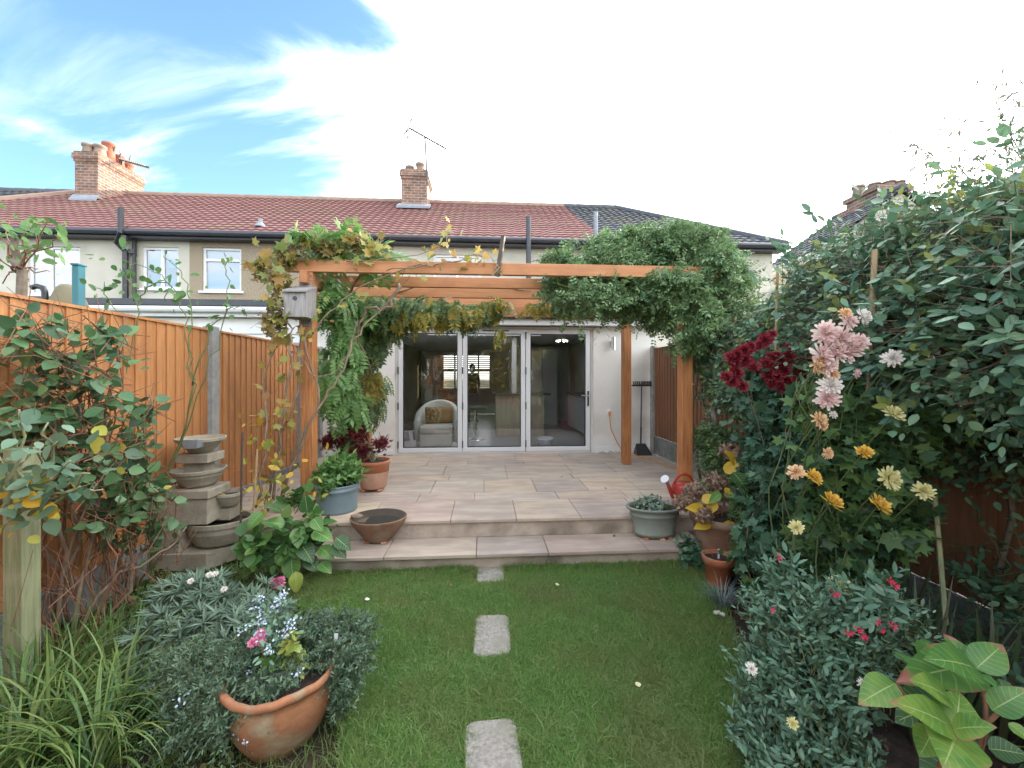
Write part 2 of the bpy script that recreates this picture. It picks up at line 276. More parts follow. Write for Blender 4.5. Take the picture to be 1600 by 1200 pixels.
class MB:
    def __init__(s): s.v = []; s.f = []
    def add(s, V, Fc):
        b = len(s.v); s.v += [tuple(map(float, p)) for p in V]; s.f += [tuple(b + i for i in f) for f in Fc]; return s
    def box(s, x0, x1, y0, y1, z0, z1, ch=0):
        if ch:
            c = ch; pts = []
            for z, e in ((z0, c), (z0 + c, 0), (z1 - c, 0), (z1, c)):
                pts += [(x0 + c + 0, y0 + e, z), (x1 - c, y0 + e, z), (x1 - e, y0 + c, z), (x1 - e, y1 - c, z), (x1 - c, y1 - e, z), (x0 + c, y1 - e, z), (x0 + e, y1 - c, z), (x0 + e, y0 + c, z)]
            F_ = [tuple(range(7, -1, -1)), tuple(range(24, 32))]
            for k in range(3):
                for i in range(8): a = k * 8 + i; b2 = k * 8 + (i + 1) % 8; F_.append((a, b2, b2 + 8, a + 8))
            return s.add(pts, F_)
        return s.add([(x, y, z) for z in (z0, z1) for x, y in ((x0, y0), (x1, y0), (x1, y1), (x0, y1))], [(3, 2, 1, 0), (4, 5, 6, 7), (0, 1, 5, 4), (1, 2, 6, 5), (2, 3, 7, 6), (3, 0, 4, 7)])
    def hexa(s, p): return s.add(p, [(3, 2, 1, 0), (4, 5, 6, 7), (0, 1, 5, 4), (1, 2, 6, 5), (2, 3, 7, 6), (3, 0, 4, 7)])
    def bar(s, a, b, w, h=None, up=(0, 0, 1)):
        h = h or w; a = Vector(a); b = Vector(b); d = (b - a).normalized(); x = d.cross(Vector(up))
        if x.length < 1e-3: x = Vector((1, 0, 0))
        x.normalize(); y = x.cross(d); x *= w / 2; y *= h / 2
        return s.add([p + i * x + j * y for p in (a, b) for i, j in ((-1, -1), (1, -1), (1, 1), (-1, 1))], [(3, 2, 1, 0), (4, 5, 6, 7), (0, 1, 5, 4), (1, 2, 6, 5), (2, 3, 7, 6), (3, 0, 4, 7)])
    def tube(s, P, r, n=6, cap=True):
        P = [Vector([float(c) for c in p]) for p in P]; k = len(P); rr = r if hasattr(r, '__len__') else [r] * k; V = []; ref = None
        for i in range(k):
            d = (P[min(i + 1, k - 1)] - P[max(i - 1, 0)]).normalized()
            if ref is None: ref = d.orthogonal().normalized()
            ref = (ref - d * ref.dot(d)).normalized(); q = d.cross(ref)
            for j in range(n):
                a = 2 * math.pi * j / n; V.append(P[i] + (ref * math.cos(a) + q * math.sin(a)) * rr[i])
        Fc = [(i * n + j, i * n + (j + 1) % n, (i + 1) * n + (j + 1) % n, (i + 1) * n + j) for i in range(k - 1) for j in range(n)]
        if cap: Fc += [tuple(range(n - 1, -1, -1)), tuple(range((k - 1) * n, k * n))]
        return s.add(V, Fc)
    def lathe(s, prof, c=(0, 0, 0), n=28, sx=1, sy=1, rz=0, a0=0, a1=2 * math.pi):
        full = abs(a1 - a0 - 2 * math.pi) < 1e-6; k = n if full else n + 1; V = []
        for r, z in prof:
            for j in range(k):
                a = a0 + (a1 - a0) * j / n; x = r * math.cos(a) * sx; y = r * math.sin(a) * sy
                V.append((c[0] + x * math.cos(rz) - y * math.sin(rz), c[1] + x * math.sin(rz) + y * math.cos(rz), c[2] + z))
        Fc = [(i * k + j, i * k + (j + 1) % k, (i + 1) * k + (j + 1) % k, (i + 1) * k + j) for i in range(len(prof) - 1) for j in range(n)]
        return s.add(V, Fc)
    def prism(s, poly, z0, z1):
        n = len(poly); return s.add([(x, y, z0) for x, y in poly] + [(x, y, z1) for x, y in poly], [tuple(range(n - 1, -1, -1)), tuple(range(n, 2 * n))] + [(i, (i + 1) % n, n + (i + 1) % n, n + i) for i in range(n)])
    def ell(s, c, r, n=10, m=7):
        V = []; 
        for i in range(m + 1):
            t = math.pi * i / m
            for j in range(n): a = 2 * math.pi * j / n; V.append((c[0] + r[0] * math.sin(t) * math.cos(a), c[1] + r[1] * math.sin(t) * math.sin(a), c[2] - r[2] * math.cos(t)))
        return s.add(V, [(i * n + j, i * n + (j + 1) % n, (i + 1) * n + (j + 1) % n, (i + 1) * n + j) for i in range(m) for j in range(n)])
    def build(s, name, m, parent=None, smooth=False, local=False, loc=None): return mkobj(name, s.v, s.f, m, parent, smooth, local, loc)

# ---------------------------------------------------------------- leaves
def T_ovate(w=.55, fold=.12, droop=.12, rnd=.3):
    V = [(0, 0, 0), (rnd, w / 2, .0), (rnd, -w / 2, 0), (rnd + .04, 0, -fold * w), (.72, w * .36, -droop * .5), (.72, -w * .36, -droop * .5), (.74, 0, -droop * .5 - fold * w * .8), (1, 0, -droop)]
    return V, [(0, 3, 1), (3, 6, 4, 1), (6, 7, 4), (0, 2, 3), (3, 2, 5, 6), (6, 5, 7)]
def T_narrow(w=.22, droop=.1):
    return [(0, 0, 0), (.45, w / 2, .02), (.45, -w / 2, .02), (.5, 0, -.03), (1, 0, -droop)], [(0, 3, 1), (3, 4, 1), (0, 2, 3), (3, 2, 4)]
def T_lobed(lobes=5, depth=.45, sharp=1.0):
    V = [(.32, 0, -.05), (0, 0, 0)]; n = lobes
    for i in range(2 * n + 1):
        a = math.pi * (1 - i / (2 * n)) * 1.0; a = a * 1.62 - math.pi * .81 + 0; r = (.66 if i % 2 else .66 * (1 - depth))
        r *= (1 - .22 * abs(i - n) / n); V.append((.32 + r * math.cos(-math.pi * .81 + 1.62 * math.pi * i / (2 * n)), r * math.sin(-math.pi * .81 + 1.62 * math.pi * i / (2 * n)), -.06 * (i % 2) - .03 * abs(i - n) / n))
    k = len(V); return V, [(0, i, i + 1) for i in range(2, k - 1)] + [(0, 1, 2), (0, k - 1, 1)]
def T_pinnate(pairs=6, w=.24, ll=.42, droop=.35):
    V = []; Fc = []
    def leaf(x, z, dx, dy, L_):
        b = len(V); px, py = -dy, dx; h = L_ * w
        V.extend([(x, 0, z), (x + dx * L_ * .45 + px * h, dy * L_ * .45 + py * h, z - .02), (x + dx * L_ * .45 - px * h, dy * L_ * .45 - py * h, z - .02), (x + dx * L_, dy * L_, z - L_ * .25)])
        Fc.extend([(b, b + 2, b + 3), (b, b + 3, b + 1)])
    for i in range(pairs):
        t = .15 + .75 * i / (pairs - 1); z = -droop * t * t; L_ = ll * (1 - .45 * abs(t - .45))
        leaf(t, z, .45, .89, L_); leaf(t, z, .45, -.89, L_)
    leaf(.92, -droop * .85, 1, 0, ll * .8)
    b = len(V); V.extend([(0, .008, 0), (0, -.008, 0), (.5, .006, -droop * .25), (.5, -.006, -droop * .25), (.93, 0, -droop * .86)]); Fc.extend([(b, b + 1, b + 3, b + 2), (b + 2, b + 3, b + 4)])
    return V, Fc
def unit(a): return a / np.maximum(np.linalg.norm(a, axis=-1, keepdims=True), 1e-9)
def leaves(name, T, P, D, Nn, Sz, m, parent, smooth=True):
    V, Fc = T; V = np.array(V, float); n = len(P); k = len(V)
    if n == 0: return None
    D = unit(np.asarray(D, float)); Nn = np.asarray(Nn, float); Y = unit(np.cross(Nn, D)); Z = np.cross(D, Y)
    Sz = np.broadcast_to(np.asarray(Sz, float), (n,))[:, None, None]
    bend = rng.uniform(-.3, .9, n)[:, None]; zz = V[None, :, 2] + (bend * V[None, :, 0] ** 2 * -.18)
    A = (D[:, None, :] * V[None, :, 0:1] + Y[:, None, :] * V[None, :, 1:2] + Z[:, None, :] * zz[:, :, None]) * Sz + np.asarray(P)[:, None, :]
    lo = np.concatenate([np.array(f) for f in Fc]); tt = np.array([len(f) for f in Fc]); ls = len(lo)
    loops = (lo[None, :] + (np.arange(n) * k)[:, None]).ravel(); tot = np.tile(tt, n); st = np.concatenate([[0], np.cumsum(tot)[:-1]])
    return mkobj(name, A.reshape(-1, 3), (loops, st, tot), m, parent, smooth)
def sticks(name, P0, P1, r, m, parent):
    P0 = np.asarray(P0); P1 = np.asarray(P1); n = len(P0); d = unit(P1 - P0); a = unit(np.cross(d, np.array([.31, .2, .93]))); b = np.cross(d, a); V = []
    rr = np.broadcast_to(np.asarray(r, float), (n,))[:, None]
    for P, s in ((P0, 1.), (P1, .5)):
        for k in range(3):
            t = 2 * math.pi * k / 3; V.append(P + (a * math.cos(t) + b * math.sin(t)) * rr * s)
    V = np.stack(V, 1); fl = np.array([0, 1, 4, 3, 1, 2, 5, 4, 2, 0, 3, 5]); loops = (fl[None] + (np.arange(n) * 6)[:, None]).ravel(); tot = np.full(3 * n, 4); st = np.arange(3 * n) * 4
    return mkobj(name, V.reshape(-1, 3), (loops, st, tot), m, parent)
def blob_points(blobs, n, inner=.35, lump=.18):
    B = np.array(blobs, float); area = (B[:, 3] * B[:, 4] + B[:, 4] * B[:, 5] + B[:, 3] * B[:, 5]); out = []; outn = []; tot = 0
    while tot < n:
        idx = rng.choice(len(B), n, p=area / area.sum()); u = unit(rng.normal(size=(n, 3))); rad = 1 - np.abs(rng.normal(size=(n, 1))) * inner; rad = np.clip(rad, .1, 1) + rng.normal(size=(n, 1)) * lump * .3
        P = B[idx, :3] + u * B[idx, 3:] * rad; Nn = unit(u / B[idx, 3:])
        inside = np.zeros(n, bool)
        for j in range(len(B)):
            q = (((P - B[j, :3]) / B[j, 3:]) ** 2).sum(1); inside |= (q < .45) & (idx != j)
        keep = ~inside | (rng.random(n) < .12); out.append(P[keep]); outn.append(Nn[keep]); tot += keep.sum()
    return np.concatenate(out)[:n], np.concatenate(outn)[:n]
def cluster_leaves(B, Dr, Ln, k, size, up=.7, outn=None, droop=.0, spread=.85, jit=.35, svar=.3):
    P = []; D = []; Nn = []; Sz = []; n = len(B); Z = np.array([0, 0, 1.]); Dr = unit(Dr); side = unit(np.cross(Dr, Z) + rng.normal(size=(n, 3)) * .25)
    Ln = np.broadcast_to(np.asarray(Ln, float), (n,))[:, None]
    for j in range(k):
        t = (j + .6 + rng.random((n, 1)) * .4) / k; p = B + Dr * Ln * t - Z * droop * (Ln * t) ** 2 / np.maximum(Ln, .01)
        s = 1 if j % 2 else -1; d = unit(Dr * .55 + side * s * spread + rng.normal(size=(n, 3)) * jit - Z * droop * .5)
        if j == k - 1: d = unit(Dr + rng.normal(size=(n, 3)) * jit * .5)
        nn = Z * up + (outn if outn is not None else 0) * .5 + rng.normal(size=(n, 3)) * jit
        P.append(p); D.append(d); Nn.append(nn); Sz.append(size * (1 + svar * rng.normal(size=n)).clip(.4, 1.7) * (1 - .25 * j / k))
    return [np.concatenate(a) for a in (P, D, Nn, Sz)]
def wob(a, b, k=6, amp=.08, sag=0):
    a = np.array(a, float); b = np.array(b, float); pts = [a]; off = np.zeros(3)
    for i in range(1, k): off = off * .6 + rng.normal(size=3) * amp * .6; t = i / k; pts.append(a + (b - a) * t + off - np.array([0, 0, sag * 4 * t * (1 - t)]))
    return pts + [b]
def shrub(root, blobs, n, k, Ln, size, T, m, up=.7, upb=.3, droop=0., inner=.35, jit=.35, stem=None, twigs=True, name='foliage', svar=.3, twig_r=.003, spread=.85):
    B, Nn = blob_points(blobs, n, inner); Z = np.array([0, 0, 1.])
    Dr = unit(Nn * .8 + Z * upb + rng.normal(size=B.shape) * .45); L_ = Ln * rng.uniform(.6, 1.3, n); B0 = B - Dr * L_[:, None] * .6
    P, D, NN, Sz = cluster_leaves(B0, Dr, L_, k, size, up, np.clip(Nn, -1, 1), droop, spread, jit, svar)
    if m in LM: m = LM[m]
    o = leaves(name, T, P, D, NN, Sz, m, root)
    if twigs: sticks('twigs', B0 - Dr * L_[:, None] * .3, B0 + Dr * L_[:, None] * .85 - Z * (droop * L_ * .7)[:, None], twig_r, stem or M['stem_green'], root)
    return o
def T_leaf(w, n=5, p=.85, fold=.10, droop=.15, tip=.8):
    V = [(0, 0, 0)]; Fc = []
    for i in range(1, n):
        t = i / n; h = w / 2 * math.sin(math.pi * t ** p) ** tip; z = -droop * t * t; V += [(t, h, z), (t, 0, z - fold * h * 2), (t, -h, z)]
    V.append((1, 0, -droop)); k = len(V) - 1
    Fc += [(0, 2, 1), (0, 3, 2), (k, k - 3, k - 2), (k, k - 2, k - 1)]
    for i in range(n - 2): a = 1 + 3 * i; Fc += [(a, a + 1, a + 4, a + 3), (a + 1, a + 2, a + 5, a + 4)]
    return V, Fc
OV = T_leaf(.5, 5); OVR = T_leaf(.78, 6, .74, .10, .2, .78); SAL = T_leaf(.36, 4, .9, .1, .12, .8); NAR = T_narrow(); LOB = T_lobed(); ACER = T_lobed(7, .62); PIN = T_pinnate(); PINS = T_pinnate(3, .28, .5, .15)

# ---------------------------------------------------------------- ground, lawn, beds
def struct(o): return tag(o, kind='structure')
def sheet(name, poly, z, m, amp=0, sub=0):
    return struct(mkobj(name, [(x, y, z) for x, y in poly], [tuple(range(len(poly)))], m, loc=(0, 0, 0)))
sheet('ground', [(-300, -300), (300, -300), (300, 300), (-300, 300)], -.05, M['farground'])
def bumpy(name, x0, x1, y0, y1, z, m, amp, st=.06):
    nx = int((x1 - x0) / st); ny = int((y1 - y0) / st)
    V = [(x0 + (x1 - x0) * i / nx, y0 + (y1 - y0) * j / ny, z + amp * mnoise.noise(Vector((i * st * 6, j * st * 6, 3))) + amp * .5 * mnoise.noise(Vector((i * st * 17, j * st * 17, 8)))) for j in range(ny + 1) for i in range(nx + 1)]
    return struct(mkobj(name, V, [(j * (nx + 1) + i, j * (nx + 1) + i + 1, (j + 1) * (nx + 1) + i + 1, (j + 1) * (nx + 1) + i) for j in range(ny) for i in range(nx)], m, loc=(0, 0, 0)))
bumpy('flower_bed', -2.70, -.35, -.5, 3.9, .0, M['soil'], .03)
bumpy('flower_bed', .95, 2.87, -.5, 3.9, .0, M['soil'], .03)
LAWN = [(-.45, -.2), (-.50, 1.0), (-.58, 1.74), (-.78, 2.3), (-1.0, 2.7), (-1.45, 3.07), (-1.6, 3.42), (1.80, 3.42), (1.72, 2.94), (1.55, 2.5), (1.38, 2.12), (1.2, 1.75), (1.05, 1.0), (1.0, -.2)]
sheet('lawn', [(x, y) for x, y in reversed(LAWN)], .028, M['lawn'])
sheet('back_lawn', [(-2.6, -12), (2.8, -12), (2.8, -.25), (-2.6, -.25)], .02, M['lawn'])
def inside(P, poly):
    x, y = P[:, 0], P[:, 1]; c = np.zeros(len(P), bool); n = len(poly)
    for i in range(n):
        (x1, y1), (x2, y2) = poly[i], poly[(i + 1) % n]
        c ^= ((y1 > y) != (y2 > y)) & (x < (x2 - x1) * (y - y1) / (y2 - y1 + 1e-12) + x1)
    return c
STONES = [(.045, 3.33, .112, .16, .02), (.045, 2.535, .112, .20, -.02), (.035, 1.70, .120, .20, .05)]
def blades(name, P, h, wd, lean, m, parent=None, seg=2):
    n = len(P); a = rng.random(n) * 2 * math.pi; d = np.stack([np.cos(a), np.sin(a), np.zeros(n)], 1); la = a + rng.normal(size=n) * 1.2; l = np.stack([np.cos(la), np.sin(la), np.zeros(n)], 1)
    h = np.broadcast_to(h, (n,))[:, None]; ln = (np.abs(rng.normal(size=(n, 1))) * lean); Z = np.array([0, 0, 1.]); w_ = wd * rng.uniform(.7, 1.3, (n, 1))
    V = [P - d * w_ / 2, P + d * w_ / 2, P + d * w_ * .42 + Z * h * .55 + l * h * ln * .35, P - d * w_ * .42 + Z * h * .55 + l * h * ln * .35, P + Z * h * (1 - .3 * ln.clip(0, 1.5)) + l * h * ln]
    V = np.stack(V, 1); fl = np.array([0, 1, 2, 3, 3, 2, 4]); tt = np.array([4, 3]); loops = (fl[None] + (np.arange(n) * 5)[:, None]).ravel(); tot = np.tile(tt, n); st = np.concatenate([[0], np.cumsum(tot)[:-1]])
    return mkobj(name, V.reshape(-1, 3), (loops, st, tot), m, parent)
n = 660000; P = np.stack([rng.uniform(-1.65, 1.85, n), .7 + 2.75 * rng.random(n) ** 1.25, np.full(n, .02)], 1)
jit = P.copy(); jit[:, :2] += rng.normal(size=(n, 2)) * .022; P = P[inside(jit, LAWN)]
for x, y, a, b, r in STONES:
    q = np.stack([(P[:, 0] - x) * math.cos(r) + (P[:, 1] - y) * math.sin(r), -(P[:, 0] - x) * math.sin(r) + (P[:, 1] - y) * math.cos(r)], 1)
    P = P[~((np.abs(q[:, 0]) < a + rng.normal(size=len(P)) * .014) & (np.abs(q[:, 1]) < b + rng.normal(size=len(P)) * .014))]
clump = np.array([mnoise.noise(Vector((p[0] * 5, p[1] * 5, 1))) for p in P[::1]]) if len(P) < 1 else np.sin(P[:, 0] * 9 + np.sin(P[:, 1] * 7) * 2) * np.sin(P[:, 1] * 8 + np.cos(P[:, 0] * 6) * 2)
h = (.030 + .010 * clump + np.abs(rng.normal(size=len(P))) * .010) * (1 + .9 * np.exp(-((P[:, 1] - 3.40) / .05) ** 2) * rng.random(len(P)))
g = blades('lawn_grass', P, h * rng.uniform(.6, 1.25, len(P)), .0042, 1.05, LM['grass']); tag(g, kind='stuff')
for i, (x, y, a, b, r) in enumerate(STONES):
    lab = ['small pebbled concrete stepping stone against the foot of the patio step', 'middle rectangular pebbled stepping stone set in the lawn', 'nearest pebbled stepping stone cut by the bottom edge of the picture'][i]
    o = thing('stepping_stone', lab, 'stepping stone', (x, y, 0), r, 'stepping stones in a row down the lawn'); mb = MB()
    k = 44; pts = []
    for j in range(k):
        t = 2 * math.pi * j / k; c, s_ = math.cos(t), math.sin(t); e = 8; rr = (abs(c / a) ** e + abs(s_ / b) ** e) ** (-1 / e) * (1 + .012 * mnoise.noise(Vector((c * 6, s_ * 6, i * 5))))
        pts.append((rr * c, rr * s_))
    V = [(px, py, 0) for px, py in pts] + [(px * .995, py * .995, .034) for px, py in pts] + [(px * .94, py * .96, .041) for px, py in pts]
    mb.add(V, [(j, (j + 1) % k, k + (j + 1) % k, k + j) for j in range(k)] + [(k + j, k + (j + 1) % k, 2 * k + (j + 1) % k, 2 * k + j) for j in range(k)] + [tuple(range(2 * k, 3 * k))])
    mb.build('slab', M['aggregate'], o, local=True)

# ---------------------------------------------------------------- patio
PZ, SZ_ = .33, .165
def slabs(rows, x0, x1, y0, z, th=.028, seed=1, nose=.02, forced=None):
    rs = random.Random(seed); mb = MB(); y = y0
    for ri, d in enumerate(rows):
        x = x0
        while x < x1 - .01:
            wd = rs.choice([.9, .6, .85, .6, .75]) if not forced else forced[ri % len(forced)]
            if x1 - (x + wd) < .3: wd = x1 - x
            gap = .0025; dz = rs.uniform(-.0015, .0015); fy = y - (nose if ri == 0 else 0)
            mb.box(x + gap, x + wd - gap, fy + (0 if ri == 0 else gap), y + d - gap, z - th, z + dz, ch=.003); x += wd
        y += d
    return mb
struct(slabs([.56, .30, .58, .28, .6, .3, .58, .3], -2.66, 2.86, 3.75, PZ, seed=5).build('patio', M['slab'], loc=(0, 3.75, 0)))
struct(MB().box(-2.69, 2.88, 3.77, 7.3, 0, PZ - .012).build('patio_bed', M['mortar'], loc=(0, 3.77, 0)))
struct(MB().box(-2.69, 2.88, 3.755, 3.768, SZ_ + .002, PZ - .03).build('patio_riser', M['riser'], loc=(0, 3.77, 0)))
struct(slabs([.36], -1.42, 1.92, 3.40, SZ_, seed=12).build('patio_step', M['slab'], loc=(0, 3.4, 0)))
struct(MB().box(-1.41, 1.90, 3.42, 3.76, -.02, SZ_ - .03).build('patio_step_riser', M['riser'], loc=(0, 3.4, 0)))

# ---------------------------------------------------------------- fences
def fence(name, label, X, ys, side, zg, zt, bw=.105, wood='stain'):
    r = thing(name, label, 'fence', (X, ys[0], 0)); rs = random.Random(int(abs(X * 100)))
    for i in range(len(ys) - 1):
        a, b = ys[i] + .055, ys[i + 1] - .055; mb = MB(); y = a; zb = zg[i]
        while y < b - .02:
            e = min(y + bw, b); t0, t1 = (.018, .007)
            # feather-edge board: thick leading edge laps the thin edge of the next
            x0 = X; pts = []
            for z in (zb + .30, zt - .02 + rs.uniform(-.002, .002)):
                pts += [(x0 - .004, y, z), (x0 - .004, e + .008, z), (x0 + side * .007, e + .008, z), (x0 + side * .020, y, z)]
            mb.hexa(pts if side > 0 else [pts[i_] for i_ in (1, 0, 3, 2, 5, 4, 7, 6)]); y += bw
        p = mb.build('fence_panel', M[wood], r)
        MB().box(X - .012, X + side * .028 if side > 0 else X + .012, a, b, zt - .02, zt).build('capping_rail', M[wood], p) if side > 0 else MB().box(X - .028, X + .012, a, b, zt - .02, zt).build('capping_rail', M[wood], p)
        MB().box(X - .025, X + .025, a - .02, b + .02, zb, zb + .295, ch=.004).build('gravel_board', M['gravel_board'], r)
    for i, y in enumerate(ys):
        if y < -11: continue
        mb = MB().box(X - .052, X + .052, y - .052, y + .052, -.05, zt + .03, ch=.008); mb.build('concrete_post', M['concrete'], r)
    return r
fence('garden_fence', 'orange stained feather-edge board fence with grey concrete posts along the left side', -2.72, [-3.37, -1.46, .45, 2.36, 4.27, 6.18, 6.93], 1, [0, 0, 0, 0, .10, .33], 2.10)
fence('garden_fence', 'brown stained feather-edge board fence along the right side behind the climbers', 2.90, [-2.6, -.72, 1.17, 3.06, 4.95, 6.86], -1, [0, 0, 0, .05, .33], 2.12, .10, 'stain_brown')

# ---------------------------------------------------------------- roofs
def tile_roof(O, U, V, ua, ub, length, tw=.22, th=.255, zoff=0):
    """pantile courses: O origin at eave, U along eave, V up the slope; ua/ub give the run of each course"""
    O, U, V = Vector(O), Vector(U).normalized(), Vector(V).normalized(); Nn = U.cross(V).normalized()
    if Nn.z < 0: Nn = -Nn
    mb = MB(); prof = [0, .008, .013, .008, 0, -.003]; stp = tw / 6; rows = max(1, round(length / th)); th = length / rows
    for i in range(rows):
        v0, v1 = i * th - .01, (i + 1) * th + .015; A, B = ua((i + .5) * th), ub((i + .5) * th); k = max(2, int((B - A) / stp)); Vs = []
        off = mnoise.noise(Vector((i * 3.1, O.x, 2))) * .01
        for j in range(k + 1):
            u = A + (B - A) * j / k; h = prof[int(round(u / stp)) % 6]; p = O + U * u
            Vs += [p + V * v0 + Nn * (-.01), p + V * v0 + Nn * (.042 + h + off), p + V * v1 + Nn * (.006 + h)]
        mb.add(Vs, [(3 * j + a, 3 * (j + 1) + a, 3 * (j + 1) + a + 1, 3 * j + a + 1) for j in range(k) for a in (0, 1)])
    return mb
YW, YE, ZE, YR, ZR = 10.2, 9.92, 4.98, 14.0, 7.52
SL = math.hypot(YR - YE, ZR - ZE); VV = ((YR - YE) / SL, (ZR - ZE) / SL)
def wall_with_holes(mb, x0, x1, z0, z1, holes, y, th=.25):
    xs = sorted({x0, x1, *[h[0] for h in holes], *[h[1] for h in holes]}); zs = sorted({z0, z1, *[h[2] for h in holes], *[h[3] for h in holes]})
    for i in range(len(xs) - 1):
        for j in range(len(zs) - 1):
            cx, cz = (xs[i] + xs[i + 1]) / 2, (zs[j] + zs[j + 1]) / 2
            if any(h[0] < cx < h[1] and h[2] < cz < h[3] for h in holes): continue
            mb.add([(xs[i], y, zs[j]), (xs[i + 1], y, zs[j]), (xs[i + 1], y, zs[j + 1]), (xs[i], y, zs[j + 1])], [(0, 1, 2, 3)])
    for h in holes:
        a, b, c, d = h; t = y + .12
        mb.add([(a, y, c), (b, y, c), (b, y, d), (a, y, d), (a, t, c), (b, t, c), (b, t, d), (a, t, d)], [(0, 1, 5, 4), (3, 7, 6, 2), (0, 4, 7, 3), (1, 2, 6, 5)])
    return mb
def window(root, x0, x1, z0, z1, y, muls=(), trans=None, sill=True, openf=None, blind=0):
    fr = MB(); f = .055; yy = y + .04
    fr.box(x0, x1, yy, yy + .06, z0, z0 + f).box(x0, x1, yy, yy + .06, z1 - f, z1).box(x0, x0 + f, yy, yy + .06, z0 + f, z1 - f).box(x1 - f, x1, yy, yy + .06, z0 + f, z1 - f)
    for m_ in muls: xm = x0 + (x1 - x0) * m_; fr.box(xm - .035, xm + .035, yy + .001, yy + .059, z0 + f, z1 - f)
    if trans: zm = z0 + (z1 - z0) * trans; fr.box(x0 + f, x1 - f, yy - .008, yy + .055, zm - .03, zm + .03)
    if openf is not None:
        a, b = openf; fr.box(a, b, yy - .02, yy + .01, z0 + .02, z0 + .08).box(a, b, yy - .02, yy + .01, z1 - .08, z1 - .02).box(a, a + .06, yy - .02, yy + .01, z0 + .08, z1 - .08).box(b - .06, b, yy - .02, yy + .01, z0 + .08, z1 - .08)
    o = fr.build('window', M['upvc'], root); MB().add([(x0 + .02, yy + .03, z0 + .02), (x1 - .02, yy + .03, z0 + .02), (x1 - .02, yy + .03, z1 - .02), (x0 + .02, yy + .03, z1 - .02)], [(0, 1, 2, 3)]).build('pane', M['pane'], o)
    if sill: MB().box(x0 - .06, x1 + .06, y - .05, y + .06, z0 - .05, z0 - .002).build('sill', M['upvc'], o)
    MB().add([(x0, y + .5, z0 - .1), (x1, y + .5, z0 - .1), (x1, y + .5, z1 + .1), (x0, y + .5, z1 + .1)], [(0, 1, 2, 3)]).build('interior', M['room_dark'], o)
    if blind: MB().box(x0 + .05, x1 - .05, y + .16, y + .17, z1 - (z1 - z0) * blind, z1 - .05).build('blind', M['blind'], o)
    return o
def px_rect(a, b, c, d, y=YW):
    p, q = W(a, (c + d) / 2, Y=y), W(b, (c + d) / 2, Y=y); m_ = (a + b) / 2; return p[0], q[0], W(m_, d, Y=y)[2], W(m_, c, Y=y)[2]
def house(label, x0, x1, wallm, roofm, wins, roof_ab=None, ztop=ZE - .05, shared=0, group='terraced houses in a row'):
    r = thing('terraced_house', label, 'house', ((x0 + x1) / 2, YW, 0), 0, group)
    holes = [w_[0] for w_ in wins]; mb = wall_with_holes(MB(), x0, x1, 0 if shared == 0 else 3.0, ztop, holes, YW)
    mb.add([(x0, YW, 0), (x0, 17.8, 0), (x0, 17.8, ztop), (x0, YW, ztop), (x1, YW, 0), (x1, 17.8, 0), (x1, 17.8, ztop), (x1, YW, ztop)], [(0, 3, 2, 1), (4, 5, 6, 7), (1, 2, 6, 5)] if shared == 0 else [])
    mb.build('wall', wallm, r)
    for w_ in wins: window(r, *w_[0], YW, **w_[1])
    ua, ub = roof_ab if roof_ab else ((lambda v: x0), (lambda v: x1))
    rf = tile_roof((0, YE, ZE), (1, 0, 0), (0, *VV), ua, ub, SL)
    a, b = ua(SL), ub(SL); a0, b0 = ua(0), ub(0)
    rf.add([(a0, YE + .05, ZE - .08), (b0, YE + .05, ZE - .08), (b, YR, ZR - .06), (a, YR, ZR - .06), (b0, 2 * YR - YE, ZE - .08), (a0, 2 * YR - YE, ZE - .08)], [(0, 1, 2, 3), (3, 2, 4, 5)])
    rf = rf.build('roof', roofm, r)
    rt = MB(); x = a
    while x < b - .05: e = min(x + .45, b); rt.tube([(x, YR, ZR + .0), (e + .0, YR, ZR + .0)], [.115, .105], 10, False); x += .45
    rt.build('ridge_tiles', M['ridge'] if roofm == M['tile'] else M['slate'], rf)
    g = MB().tube([(a0, YE - .04, ZE - .03), (b0, YE - .04, ZE - .03)], .065, 10, False); g.box(a0, b0, YE + .03, YE + .06, ZE - .14, ZE - .02); g.box(a0 + .002, b0 - .002, YE + .06, YW + .02, ZE - .14, ZE - .12); g.build('gutter', M['gutter'], r)
    return r, rf
HX = [-16, -10.74, -6.99, -2.23, 2.49, 7.48]
# party-wall diagonals seen on the roof: red over the three middle houses, grey over the outer two
dl = lambda v: -15.3 + (v / SL) * (-12.75 + 15.3)
dr = lambda v: 3.0 + (v / SL) * (2.72 - 3.0) * 1.0
hb = lambda v: 7.65 - (v / SL) * (7.65 - 4.5)
wA = (px_rect(44, 125, 385, 460), dict(muls=(.4,), blind=.0)); wB = (px_rect(222, 279, 386, 451), dict(muls=(.52,), blind=.45, openf=None))
wC = (px_rect(316, 377, 387, 455), dict(trans=.72, blind=.95)); wD = (px_rect(677, 752, 398, 448), dict(muls=(.5,), blind=0)); wE = (px_rect(1015, 1075, 388, 440), dict(muls=(.5,)))
wE2 = (px_rect(846, 882, 398, 440), dict(blind=.9))
hA, rA = house('left end house with dark grey tiled roof behind the fence', -22, HX[1] - 2.0, M['cream'], M['slate'], [], ((lambda v: -22), (lambda v: dl(v))))
hB, rB = house('cream rendered house with two white windows and a black soil pipe', HX[1] - 2.0, HX[2], M['cream'], M['tile'], [wA, wB], (dl, (lambda v: HX[2] + .1)))
hC, rC = house('pebbledashed brown house with a single white casement window', HX[2], HX[3], M['pebble'], M['tile'], [wC], ((lambda v: HX[2] + .1), (lambda v: HX[3] + .1)))
hD, rD = house('cream house directly behind the pergola under the brick chimney', HX[3], HX[4], M['cream'], M['tile'], [wD, wE2], ((lambda v: HX[3] + .1), dr), shared=1)
